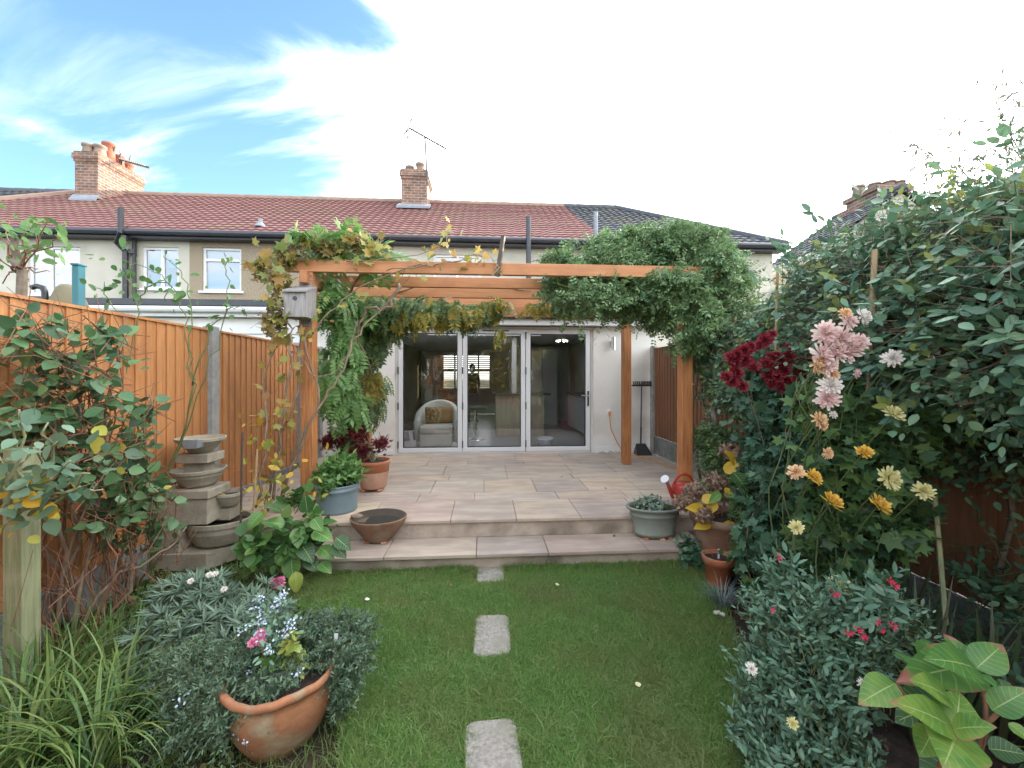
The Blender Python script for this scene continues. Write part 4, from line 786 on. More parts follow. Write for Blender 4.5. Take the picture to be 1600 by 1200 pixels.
for x in (PL, PR):
    for dz in (2.57, 2.62): bt.tube([(x - .045, PF - .062, dz), (x - .045, PF - .07, dz)], .010, 8).tube([(x + .045, PF - .062, dz + .01), (x + .045, PF - .07, dz + .01)], .010, 8)
bt.build('bolts', M['steel'], pg)
# dark stake lashed to the front beam
a, b = W(777, 412, Y=4.12), W(785, 369, Y=4.10); o = thing('stake', 'short dark stake lashed upright to the front pergola beam', 'stake', a)
MB().bar((a[0], 4.12, 2.64), (b[0] + .01, 4.10, b[2]), .045, .035).build('stick', M['cane_dark'], o)
mb = MB()
for s in (-1, 1): mb.tube([(a[0] + s * .05, 4.11, 2.80), (a[0] - s * .02, 4.095, 2.72), (a[0] + s * .05, 4.11, 2.64)], .007, 5)
mb.build('binding', M['bamboo'], o)
# bird box
a = W(472, 480, Y=4.06); x = a[0] + .0; y0, y1 = 3.91, 4.135; zb = W(472, 497, Y=4.0)[2]
o = thing('bird_box', 'weathered grey wooden bird box with round hole on the left pergola post', 'bird box', (x, y1, zb)); hz = zb + .25
mb = MB().hexa([(x - .10, y0, zb), (x + .10, y0, zb), (x + .10, y1, zb), (x - .10, y1, zb), (x - .10, y0, hz - .02), (x + .10, y0, hz - .02), (x + .10, y1, hz + .06), (x - .10, y1, hz + .06)])
mb.build('box', M['greywood'], o)
MB().hexa([(x - .10, y0 - .03, hz - .025), (x + .11, y0 - .03, hz - .025), (x + .11, y1, hz + .06), (x - .10, y1, hz + .06), (x - .10, y0 - .03, hz - .008), (x + .11, y0 - .03, hz - .008), (x + .11, y1, hz + .078), (x - .10, y1, hz + .078)]).build('roof', M['greywood'], o)
MB().tube([(x + .0, y0 + .004, zb + .17), (x + .0, y0 - .003, zb + .17)], .021, 14).build('entrance_hole', M['black'], o)
MB().box(x - .06, x + .06, y1, y1 + .018, zb - .06, hz + .14).build('back_board', M['greywood'], o)

Zu = np.array([0, 0, 1.])
def curve_leaves(P, k, off, size):
    pass
def vine_tubes(root, paths, r0, r1, m, name='stems', n=5):
    mb = MB()
    for p in paths: mb.tube(p, np.linspace(r0, r1, len(p)), n)
    return mb.build(name, m, root, smooth=True)
def smooth_path(pts, sub=5, jit=.015):
    P = [np.array(p, float) for p in pts]; out = []
    for i in range(len(P) - 1):
        p0, p1, p2, p3 = P[max(i - 1, 0)], P[i], P[i + 1], P[min(i + 2, len(P) - 1)]
        for j in range(sub):
            t = j / sub; out.append(.5 * ((2 * p1) + (-p0 + p2) * t + (2 * p0 - 5 * p1 + 4 * p2 - p3) * t * t + (-p0 + 3 * p1 - 3 * p2 + p3) * t ** 3) + rng.normal(size=3) * jit)
    return out + [P[-1]]
# ---- grape vine on the left post and beam
vr = thing('grape_vine', 'bare-stemmed grape vine with yellow and brown autumn leaves twisting up the left post', 'climber', (-2.1, 4.15, .33))
def V3(px, py, Y): return W(px, py, Y=Y)
paths = [[V3(418, 800, 4.0), V3(432, 700, 4.05), V3(455, 640, 4.1), V3(470, 560, 4.1), V3(462, 480, 4.0), V3(440, 420, 4.1), V3(455, 385, 4.1)],
         [V3(430, 790, 4.1), V3(470, 690, 4.0), V3(500, 620, 4.05), V3(478, 540, 4.0), V3(505, 500, 4.1), V3(560, 450, 4.15), V3(640, 420, 4.1), V3(720, 408, 4.1)],
         [V3(425, 780, 4.0), V3(445, 640, 4.0), V3(455, 560, 3.95), V3(447, 500, 3.95), V3(420, 430, 4.0), V3(405, 400, 4.0)],
         [V3(440, 780, 4.0), V3(490, 650, 3.95), V3(530, 590, 4.0), V3(560, 520, 4.1), V3(600, 480, 4.15), V3(640, 430, 4.12)],
         [V3(440, 470, 4.1), V3(425, 440, 4.0), V3(440, 400, 4.1), V3(480, 385, 4.15), V3(560, 380, 4.15), V3(600, 395, 4.1)],
         [V3(400, 790, 3.9), V3(420, 660, 4.0), V3(410, 600, 4.1), V3(440, 520, 4.1), V3(430, 470, 4.0)],
         [V3(540, 410, 4.1), V3(640, 400, 4.1), V3(690, 385, 4.15), V3(700, 360, 4.2)],
         [V3(600, 420, 4.0), V3(680, 415, 4.0), V3(740, 400, 4.1), V3(780, 405, 4.1)],
         [V3(470, 560, 4.0), V3(500, 590, 3.98), V3(540, 560, 4.0), V3(560, 500, 4.0)]]
paths = [smooth_path(p, 5, .012) for p in paths]
vine_tubes(vr, paths[:6], .013, .005, M['stem']); vine_tubes(vr, paths[6:], .006, .003, M['stem'], 'tendrils')
def along(paths, n, spread):
    A = [np.array(p) for p in paths]; wts = np.array([len(a) for a in A], float); ix = rng.choice(len(A), n, p=wts / wts.sum()); P = []
    for i in ix: a = A[i]; j = rng.integers(0, len(a) - 1); P.append(a[j] + (a[j + 1] - a[j]) * rng.random())
    return np.array(P) + rng.normal(size=(n, 3)) * spread
def free_leaves(root, P, T, m, size, up=.5, droop=.3, name='foliage', toward=(0, -1, 0), sv=.3):
    n = len(P); D = rng.normal(size=(n, 3)) * .7 - Zu * droop + np.array(toward) * .2; Nn = rng.normal(size=(n, 3)) * .5 + Zu * up + np.array(toward) * .5
    return leaves(name, T, P, D, Nn, size * (1 + sv * rng.normal(size=n)).clip(.45, 1.6), LM[m] if isinstance(m, str) else m, root)
free_leaves(vr, along([paths[i] for i in (0, 2, 4, 5)], 150, .07), LOB, 'vine', .095)
free_leaves(vr, along([paths[1][15:], paths[6], paths[7], paths[4]], 110, .06), LOB, 'vine', .08)
B, Nn = blob_points([(*V3(432, 430, 4.1), .22, .16, .18), (*V3(425, 500, 4.0), .16, .15, .25), (*V3(410, 420, 4.1), .15, .15, .15), (*V3(450, 400, 4.1), .2, .15, .12), (*V3(500, 385, 4.15), .35, .15, .12), (*V3(560, 378, 4.2), .3, .15, .10)], 235, .55)
free_leaves(vr, B, LOB, 'vine', .085); sticks('twigs', B, B - Nn * .15 + rng.normal(size=B.shape) * .06 - Zu * .05, .0035, M['stem'], vr)
free_leaves(vr, np.concatenate([along([paths[0][:8], paths[5][:8]], 46, .09), rng.normal(size=(60, 3)) * np.array([.22, .12, .22]) + V3(425, 770, 3.75)]), OV, 'yellow', .07, name='yellow_leaves')
# ---- wisteria: left mass, hanging curtain along the beam
wr = thing('wisteria', 'green wisteria with feathery hanging leaves yellowing along the pergola beams', 'climber', (-1.7, 5.6, .33))
wp = [smooth_path(p, 5, .02) for p in [[(-1.85, 5.9, .33), (-1.75, 5.85, 1.2), (-1.65, 5.9, 2.0), (-1.5, 5.5, 2.6), (-.6, 5.2, 2.8), (.6, 5.3, 2.75)], [(-1.85, 5.9, .33), (-1.9, 5.4, 1.5), (-1.6, 4.9, 2.2), (-1.3, 4.4, 2.7), (-.4, 4.25, 2.82)],
     [V3(625, 445, 4.5), V3(605, 480, 4.4), V3(575, 485, 4.4), V3(560, 520, 4.5), V3(585, 590, 5)]]]
vine_tubes(wr, wp, .022, .008, M['stem'])
def pin_mass(root, blobs, n, size, m, name='foliage', droop=1.2, T=PIN, inner=.5, out=.5):
    B, Nn = blob_points(blobs, n, inner); D = Nn * out + rng.normal(size=B.shape) * .4 - Zu * droop; N2 = Nn * .8 + rng.normal(size=B.shape) * .4 + Zu * .3 + np.array([0, -.4, 0])
    o = leaves(name, T, B, D, N2, size * (1 + .25 * rng.normal(size=n)).clip(.5, 1.5), LM[m], root); return o
def E3(px, py, Y, rx, ry, rz): p = V3(px, py, Y); return (p[0], p[1], p[2], rx, ry, rz)
pin_mass(wr, [E3(520, 470, 4.5, .22, .22, .28), E3(535, 540, 4.7, .22, .22, .35), E3(540, 620, 4.8, .20, .2, .35), E3(515, 580, 4.5, .13, .2, .30), E3(560, 480, 4.9, .3, .3, .2), E3(555, 690, 5.0, .12, .15, .2)], 430, .19, 'wist')
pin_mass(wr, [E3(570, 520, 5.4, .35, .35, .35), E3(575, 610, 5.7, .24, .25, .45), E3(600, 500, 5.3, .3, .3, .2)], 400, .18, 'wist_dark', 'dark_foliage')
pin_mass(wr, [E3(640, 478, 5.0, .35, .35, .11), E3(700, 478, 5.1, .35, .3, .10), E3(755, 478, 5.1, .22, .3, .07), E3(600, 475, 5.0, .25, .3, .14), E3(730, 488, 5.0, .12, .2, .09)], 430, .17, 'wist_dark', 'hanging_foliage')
pin_mass(wr, [E3(650, 490, 4.9, .35, .2, .08), E3(730, 484, 4.9, .3, .2, .07), E3(770, 472, 5.0, .22, .2, .08), E3(580, 600, 5.5, .14, .1, .3), E3(870, 474, 5.5, .40, .2, .04), E3(783, 512, 4.8, .02, .04, .06)], 290, .15, 'wist_yel', 'yellowing_foliage')
pin_mass(wr, [E3(520, 390, 4.4, .3, .25, .1), E3(480, 400, 4.3, .2, .2, .1), E3(575, 398, 4.4, .2, .15, .05)], 60, .24, 'wist', 'top_foliage', droop=.1)
# ---- jasmine over the right of the pergola
jr = thing('jasmine', 'dense green jasmine smothering the right end of the pergola', 'climber', (2.3, 5.2, .33))
jb = [E3(900, 440, 4.6, .35, .4, .16), E3(960, 420, 4.7, .45, .45, .22), E3(1010, 400, 4.9, .45, .5, .30), E3(1070, 400, 4.8, .40, .5, .30), E3(960, 385, 4.9, .28, .35, .14), E3(1125, 440, 4.7, .30, .45, .22), E3(980, 470, 4.7, .35, .4, .14),
      E3(1085, 470, 4.15, .22, .18, .20), E3(1035, 450, 4.2, .3, .15, .13), E3(1110, 410, 4.2, .18, .3, .16), E3(1075, 460, 3.98, .16, .10, .16), E3(1100, 500, 3.95, .16, .12, .16), E3(1060, 430, 4.0, .2, .08, .10), E3(1070, 375, 4.5, .4, .3, .12), E3(930, 455, 4.15, .3, .12, .10), E3(1080, 530, 4.1, .14, .12, .10), E3(1050, 480, 4.7, .40, .4, .22), E3(1120, 490, 4.6, .35, .4, .25), E3(1165, 500, 4.3, .22, .4, .16), E3(870, 405, 4.5, .16, .2, .05), E3(900, 465, 5.2, .4, .3, .10), E3(1085, 540, 4.5, .22, .25, .16), E3(1150, 530, 4.3, .25, .3, .2), E3(1140, 590, 4.3, .18, .22, .25), E3(1110, 690, 4.25, .14, .2, .22), E3(1130, 730, 4.15, .2, .2, .22), E3(1180, 560, 3.9, .22, .3, .3)]
vine_tubes(jr, [smooth_path(p, 5, .02) for p in [[(2.4, 4.4, .33), (2.3, 4.4, 1.2), (2.3, 4.3, 2.2), (1.9, 4.3, 2.75), (1.2, 4.3, 2.8)], [(2.5, 4.4, .33), (2.5, 4.5, 1.4), (2.3, 4.7, 2.4), (2.0, 5.3, 2.8), (1.3, 5.4, 2.75)], [(2.55, 4.2, .33), (2.45, 4.2, 1.5), (2.6, 4.2, 2.4)]]], .018, .006, M['stem'])
B, Nn = blob_points(jb, 6000, .4); Dr = unit(Nn * .7 + rng.normal(size=B.shape) * .6 + Zu * .1); 
P, D, N2, Sz = cluster_leaves(B - Dr * .06, Dr, rng.uniform(.08, .2, len(B)), 4, .088, .6, Nn, .5, .8, .4)
leaves('foliage', PINS, P, D, N2, Sz, LM['jas'], jr); sticks('twigs', B - Dr * .1, B + Dr * .12, .003, M['stem_green'], jr)
ix = rng.choice(np.nonzero(B[:, 2] > 2.5)[0], 170, replace=False); dd = unit(Nn[ix] * 1.0 + rng.normal(size=(170, 3)) * .5 + np.array([0, -.2, .1])); Lx = rng.uniform(.18, .38, 170); sticks('loose_shoots', B[ix], B[ix] + dd * Lx[:, None], .0022, M['stem_green'], jr); P, D, N2, Sz = cluster_leaves(B[ix], dd, Lx, 8, .07, .6, None, .6, .8, .3, .4); leaves('loose_leaves', PINS, P, D, N2, Sz, LM['jas'], jr)
sh_ = rng.random((34, 1)); b0 = np.array([W(px, py, Y=4.8) for px, py in zip(rng.uniform(860, 1200, 34), rng.uniform(350, 400, 34))])
b0[:, 2] = np.interp(b0[:, 0], [1.0, 1.6, 2.2, 3.2], [2.95, 3.15, 3.2, 2.7]); dd = unit(rng.normal(size=(34, 3)) * .5 + Zu * 1); sticks('shoots', b0 - Zu * .15, b0 + dd * .22, .003, M['stem_green'], jr)
P, D, N2, Sz = cluster_leaves(b0, dd, .25, 7, .08, .6, None, .1, .8, .3); leaves('shoot_leaves', PINS, P, D, N2, Sz, LM['jas'], jr)

# ---- big evergreen climber / hedge on the right fence
hr = thing('hedge', 'tall dark green leafy climber bulging over the right-hand fence', 'hedge', (2.7, 2.6, 0))
hb_ = []
for y, xx, zz, rx, ry, rz in ((4.3, 2.75, 1.75, .35, .5, .42), (3.7, 2.65, 1.82, .40, .5, .46), (3.1, 2.62, 1.98, .42, .5, .50), (2.6, 2.58, 2.12, .50, .45, .54), (2.1, 2.55, 2.08, .52, .45, .52), (1.6, 2.50, 2.02, .55, .45, .52), (1.1, 2.45, 1.98, .6, .5, .52), (.6, 2.4, 2.0, .6, .5, .5),
                              (2.3, 2.2, 1.75, .30, .4, .30), (1.8, 2.15, 1.8, .30, .4, .34), (3.0, 2.45, 1.7, .28, .5, .3), (3.7, 2.45, 1.6, .22, .4, .35), (1.35, 2.1, 1.85, .3, .3, .4), (2.9, 2.9, 2.2, .5, .5, .38), (1.9, 2.95, 2.22, .5, .6, .42), (1.2, 2.2, 1.5, .22, .25, .16), (2.4, 2.4, 1.45, .25, .4, .18), (4.0, 2.95, 1.8, .35, .5, .35), (1.4, 3.0, 2.2, .5, .5, .45)):
    hb_.append((xx, y, zz, rx, ry, rz))
hb_ += [(2.68, 1.5, 1.35, .16, .45, .2), (2.68, 2.3, 1.3, .16, .5, .22), (2.7, 1.0, 1.3, .16, .3, .2), (2.95, 2.75, 2.42, .4, .55, .38), (2.95, 2.3, 2.36, .4, .5, .42), (2.95, 1.85, 2.34, .42, .45, .40), (2.9, 1.45, 2.3, .42, .4, .42)]
B, Nn = blob_points(hb_, 14500, .3, .5); Dr = unit(Nn * .8 + rng.normal(size=B.shape) * .5 + Zu * .1)
P, D, N2, Sz = cluster_leaves(B - Dr * .08, Dr, rng.uniform(.08, .22, len(B)), 6, .053, .7, Nn * 1.3, .5, .9, .35, .42)
leaves('foliage', OV, P, D, N2, Sz, LM['hedge'], hr); sticks('twigs', B - Dr * .12, B + Dr * .1, .0018, M['stem'], hr)
ix = rng.choice(len(B), 1100, replace=False); P, D, N2, Sz = cluster_leaves(B[ix] + Nn[ix] * .03, unit(Dr[ix] + Zu * .6), .14, 5, .045, .7, Nn[ix], .1, .8, .4, .4); LM['young'] = leafmat('young_hedge_leaf', [(.16, .24, .06), (.24, .30, .08), (.30, .30, .07), (.13, .20, .07)], .4, .4); leaves('young_leaves', OV, P, D, N2, Sz, LM['young'], hr)
vine_tubes(hr, [smooth_path([(x, y, 0), (x + rng.normal() * .1, y + rng.normal() * .1, .7), (x - .1, y + rng.normal() * .2, 1.4), (x - .1, y, 2.0)], 4, .02) for x, y in [(2.75, .8), (2.7, 1.3), (2.72, 1.7), (2.75, 2.1), (2.7, 2.6), (2.72, 3.1), (2.7, 3.6)]], .018, .01, M['bark'])
b0 = np.stack([rng.uniform(2.1, 2.8, 60), rng.uniform(.6, 3.0, 60), rng.uniform(2.3, 2.5, 60)], 1); dd = unit(rng.normal(size=b0.shape) * .6 + Zu + np.array([-.2, 0, 0]))
sticks('shoots', b0 - Zu * .2, b0 + dd * .25, .003, M['stem_green'], hr); P, D, N2, Sz = cluster_leaves(b0, dd, .28, 8, .065, .6, None, .1, .8, .3); leaves('shoot_leaves', OV, P, D, N2, Sz, LM['hedge'], hr)
# wispy tree above the hedge on the right
tr = thing('slender_tree', 'wispy thin-leaved tree with airy branches rising above the hedge at right', 'tree', (3.3, 2.2, 0))
vine_tubes(tr, [smooth_path([(3.3, 2.2, 0), (3.3, 2.2, 1.5), (3.2, 2.15, 2.5), (3.1, 2.1, 3.3)], 4, .02)], .03, .008, M['bark'], 'trunk')
br = []
for e in [(1410, 215), (1440, 245), (1480, 205), (1500, 250), (1545, 135), (1580, 145), (1560, 215), (1595, 240), (1530, 270), (1450, 270), (1600, 190), (1570, 180)]:
    t = W(*e, Y=2.1); br.append(smooth_path([(3.2, 2.15, 2.4), ((3.2 + t[0]) / 2 + .1, 2.15, 2.5 + (t[2] - 2.4) * .4), t], 6, .012))
vine_tubes(tr, br, .006, .0015, M['stem'], 'branches', 4)
P = []
for b in br:
    for q in b[7:]: P += [q + rng.normal(size=3) * .045 for _ in range(9)]
P = np.array(P); free_leaves(tr, P, T_narrow(.26), leafmat('slender_tree_leaf', [(.09, .12, .07), (.14, .17, .09), (.10, .10, .09)], .3, .5), .042, up=.3)
# dark climber rising at the back right corner
# ---- canes
def cane(lab, p0, p1, r=.008, m='bamboo'):
    o = thing('garden_cane', lab, 'cane', p0); MB().tube([p0, tuple((np.array(p0) + np.array(p1)) / 2 + rng.normal(size=3) * .004), p1], r, 8).build('cane', M[m], o); return o
cane('thin bamboo cane above the dark red flowers', (2.12, 2.95, .05), tuple(W(1215, 415, Y=2.9)), .009)
cane('thick pale bamboo cane behind the pink flowers', (1.97, 2.05, .02), tuple(W(1367, 390, Y=1.98)), .013)
cane('grey leaning stick in the shade right of the yellow flowers', tuple(W(1478, 975, Y=1.75)), tuple(W(1460, 768, Y=1.85)), .010, 'greenwood')
cane('dark thin cane beside the stone fountain', tuple(W(375, 865, Y=3.6)), tuple(W(379, 676, Y=3.6)), .009, 'cane_dark')
cane('pale orange cane right of the stone fountain', tuple(W(393, 830, Y=3.7)), tuple(W(402, 702, Y=3.7)), .008)

# ---------------------------------------------------------------- chrysanthemums
def mum_mesh(r, m, petals=70, open_=1.0, name='flower'):
    P = []; D = []; Nn = []; Sz = []
    for i in range(petals):
        t = (i + .5) / petals; th = (1 - t) * 1.75 * open_; a = i * 2.39996
        d = np.array([math.sin(th) * math.cos(a), math.sin(th) * math.sin(a), math.cos(th)]) + rng.normal(size=3) * .10
        P.append(d * r * .12); D.append(d); Nn.append(Zu * 1.0 - d * .3 + rng.normal(size=3) * .2 if th > .5 else -np.array([math.cos(a), math.sin(a), 0])); Sz.append(r * (.55 + .45 * (1 - t)) * rng.uniform(.85, 1.1))
    T = ([(0, 0, 0), (.6, .15, .04), (.6, -.15, .04), (.62, 0, -.03), (.95, .10, .14), (.95, -.10, .14), (1.0, 0, .12)], [(0, 3, 1), (0, 2, 3), (3, 6, 4, 1), (3, 2, 5, 6)])
    return leaves(name, T, np.array(P), np.array(D), np.array(Nn), np.array(Sz), m, None)
proto = {}
def flower(root, kind, pos, r, face=(0, -1, .5), open_=1.0, name='flower'):
    key = (kind, round(open_, 1), random.randint(0, 2))
    if key not in proto:
        o = mum_mesh(1.0, LM[kind], 78 if kind != 'p_mag' else 14, open_, name); proto[key] = o; COL.objects.unlink(o)
    c = proto[key].copy(); COL.objects.link(c); c.name = name; c.parent = root; c.location = [float(v) for v in (np.array(pos) - root_loc(root))]
    q = Vector(face).to_track_quat('Z', 'Y').to_euler(); c.rotation_euler = (q.x + random.uniform(-.3, .3), q.y + random.uniform(-.3, .3), random.uniform(0, 6)) if False else q
    c.scale = (r, r, r); return c
pm = thing('chrysanthemum', 'tall pink, white and yellow chrysanthemum in bloom against the right hedge', 'flowering plant', (1.85, 2.1, 0))
mb_ = [E3(1310, 640, 2.15, .20, .22, .18), E3(1360, 660, 2.0, .26, .2, .14), E3(1420, 650, 1.95, .2, .18, .10), E3(1310, 720, 2.05, .22, .22, .18), E3(1390, 730, 1.95, .22, .2, .18), E3(1300, 800, 2.1, .20, .22, .2), E3(1370, 810, 2.0, .20, .2, .18), E3(1320, 880, 2.1, .2, .2, .14), E3(1440, 600, 1.95, .12, .15, .08), E3(1420, 800, 1.95, .06, .1, .08)]
shrub(pm, mb_, 640, 6, .15, .075, LOB, 'mum', up=.4, droop=.2, inner=.5)
vine_tubes(pm, [smooth_path([(x, y, 0), (x + rng.normal() * .05, y, .5), (x + rng.normal() * .08, y, 1.0), (x + rng.normal() * .1, y, 1.6)], 4, .015) for x, y in zip(rng.uniform(1.65, 2.0, 10), rng.uniform(1.95, 2.3, 10))], .005, .003, M['stem_green'])
for px, py, k, r in [(1290, 520, 'p_pink', .062), (1312, 528, 'p_pink', .062), (1297, 540, 'p_pink', .06), (1283, 555, 'p_pink', .062), (1330, 540, 'p_pink', .06), (1340, 535, 'p_pink', .05), (1325, 552, 'p_pink', .055), (1308, 552, 'p_pink', .055), (1276, 570, 'p_peach', .05), (1290, 572, 'p_pink', .05), (1300, 585, 'p_peach', .035),
                     (1325, 502, 'p_pink', .045), (1348, 495, 'p_white', .045), (1320, 489, 'p_peach', .03), (1297, 602, 'p_white', .055), (1293, 622, 'p_pink', .055), (1338, 583, 'p_pink', .025), (1279, 655, 'p_peach', .042), (1284, 664, 'p_peach', .03), (1394, 560, 'p_white', .045), (1451, 549, 'p_white', .045), (1501, 621, 'p_white', .045),
                     (1395, 647, 'p_lemon', .052), (1350, 708, 'p_yellow', .04), (1388, 747, 'p_lemon', .062), (1270, 746, 'p_yellow', .042), (1244, 738, 'p_peach', .040), (1298, 785, 'p_yellow', .055), (1372, 790, 'p_yellow', .055), (1443, 768, 'p_lemon', .046), (1293, 708, 'p_peach', .03), (1244, 824, 'p_lemon', .034), (1312, 917, 'p_lemon', .050), (1302, 648, 'p_white', .02)]:
    D_ = 1.80 if px > 1230 else 2.1
    f_ = flower(pm, k, W(px, py, D=D_), r * .88, (random.uniform(-1.0, .5), -1, random.uniform(-.2, 1.3)), 1.0 if k != 'p_yellow' else .85)
    b = W(px, py, D=D_) - root_loc(pm) * 0; e = b + np.array([.1 * random.uniform(.2, 1), .22, -.25]); st_ = MB().tube([b, (b + e) / 2 + np.array([0, .03, -.03]), e], .003, 5).build('flower_stem', M['stem_green'], pm)
rm_ = thing('chrysanthemum', 'bushy chrysanthemum with clusters of crimson flowers left of the pink blooms', 'flowering plant', (2.05, 2.8, 0))
shrub(rm_, [E3(1190, 590, 2.95, .22, .22, .18), E3(1230, 640, 2.75, .24, .22, .22), E3(1200, 700, 2.8, .18, .25, .22), E3(1205, 780, 2.7, .17, .22, .22), E3(1195, 850, 2.6, .13, .2, .18), E3(1240, 720, 2.6, .18, .2, .2)], 560, 6, .16, .072, LOB, 'mum2', up=.4, droop=.3, inner=.45)
vine_tubes(rm_, [smooth_path([(x, y, 0), (x + rng.normal() * .05, y, .5), (x + rng.normal() * .08, y, 1.0), (x + rng.normal() * .1, y, 1.6)], 4, .015) for x, y in zip(rng.uniform(1.85, 2.15, 8), rng.uniform(2.6, 2.9, 8))], .005, .003, M['stem'])
for px, py in [(1140, 560), (1152, 555), (1163, 548), (1172, 543), (1148, 566), (1135, 590), (1145, 596), (1150, 583), (1160, 604), (1176, 575), (1185, 540), (1196, 532), (1206, 523), (1196, 570), (1205, 560), (1214, 556), (1222, 566), (1208, 575), (1200, 585), (1215, 590), (1225, 580), (1206, 598), (1230, 596), (1218, 604), (1232, 560), (1260, 565), (1252, 575), (1236, 612), (1268, 600), (1280, 598), (1272, 580), (1165, 565), (1230, 545), (1246, 590)]:
    flower(rm_, 'p_red', W(px, py, D=2.62), random.uniform(.034, .050), (random.uniform(-.6, .1), -1, random.uniform(-.1, .9)), 1.0)
# ---- pink-flowered salvia, bottom right
sv = thing('salvia', 'grey-green salvia bush with small magenta flowers beside the lawn', 'flowering shrub', (1.45, 1.7, 0))
shrub(sv, [E3(1225, 960, 1.7, .14, .2, .14), E3(1290, 970, 1.65, .18, .2, .13), E3(1375, 960, 1.6, .14, .16, .12), E3(1210, 1060, 1.65, .14, .2, .18), E3(1270, 1080, 1.55, .2, .2, .2), E3(1200, 1150, 1.6, .14, .16, .14), E3(1290, 1180, 1.45, .2, .2, .15), E3(1350, 1040, 1.5, .14, .15, .12), E3(1235, 1200, 1.45, .15, .15, .14)], 1250, 9, .13, .035, SAL, 'salvia', up=.5, upb=.9, inner=.4, twig_r=.0025)
shrub(sv, [E3(1385, 925, 1.55, .05, .05, .10), E3(1225, 900, 1.7, .05, .05, .07), E3(1310, 950, 1.6, .10, .1, .08)], 60, 9, .16, .055, SAL, 'salvia', up=.5, upb=1.2, inner=.4, twig_r=.0025, name='tall_shoots')
for px, py in [(1215, 870), (1390, 908), (1397, 915), (1304, 927), (1205, 952), (1326, 988), (1346, 993), (1350, 996), (1377, 984), (1394, 978), (1370, 970), (1340, 984)]:
    flower(sv, 'p_mag', W(px, py, D=1.33), .0165, (random.uniform(-.6, .6), -1, random.uniform(-.6, .5)), 1.0)
for px, py, k in [(1349, 1068, 'p_white'), (1238, 1130, 'p_lemon'), (1174, 1045, 'p_white')]: flower(sv, k, W(px, py, D=1.35), .018, (-.2, -1, .6))
# ---- hydrangea with big leaves
hy = thing('hydrangea', 'hydrangea with large lime green leaves edged pink in the bottom right corner', 'shrub', (1.45, 1.05, 0))
def bigleaf(root, pos, d, nrm, L_, wd, m, name='leaf', pinch=0):
    n = 12; k = 9; V = []
    for i in range(n + 1):
        t = i / n; hw = wd / 2 * (math.sin(math.pi * t ** .78) ** .8 if 0 < t < 1 else 0.0) * (1.05 - .25 * t)
        for j in range(k):
            s = j / (k - 1) * 2 - 1; wv = .02 * math.sin(t * 16 + j) * abs(s); V.append((t * L_, s * hw, (.16 * abs(s) ** 1.3 * hw) - .28 * L_ * t * t + wv * L_ * .6 + .008 * L_ * math.cos(t * 40) * (1 - abs(s))))
    V = np.array(V); d = unit(np.array(d, float)); nrm = np.array(nrm, float); y = unit(np.cross(nrm, d)); z = np.cross(d, y)
    A = V[:, :1] * d + V[:, 1:2] * y + V[:, 2:] * z + np.array(pos)
    Fc = [(i * k + j, i * k + j + 1, (i + 1) * k + j + 1, (i + 1) * k + j) for i in range(n) for j in range(k - 1)]
    me = mkobj(name, A, Fc, m, root, True)
    uv = me.data.uv_layers.new(name='uv'); co = [(i // k / n, (i % k) / (k - 1)) for i in range(len(V))]
    for l in me.data.loops: uv.data[l.index].uv = co[l.vertex_index]
    return me
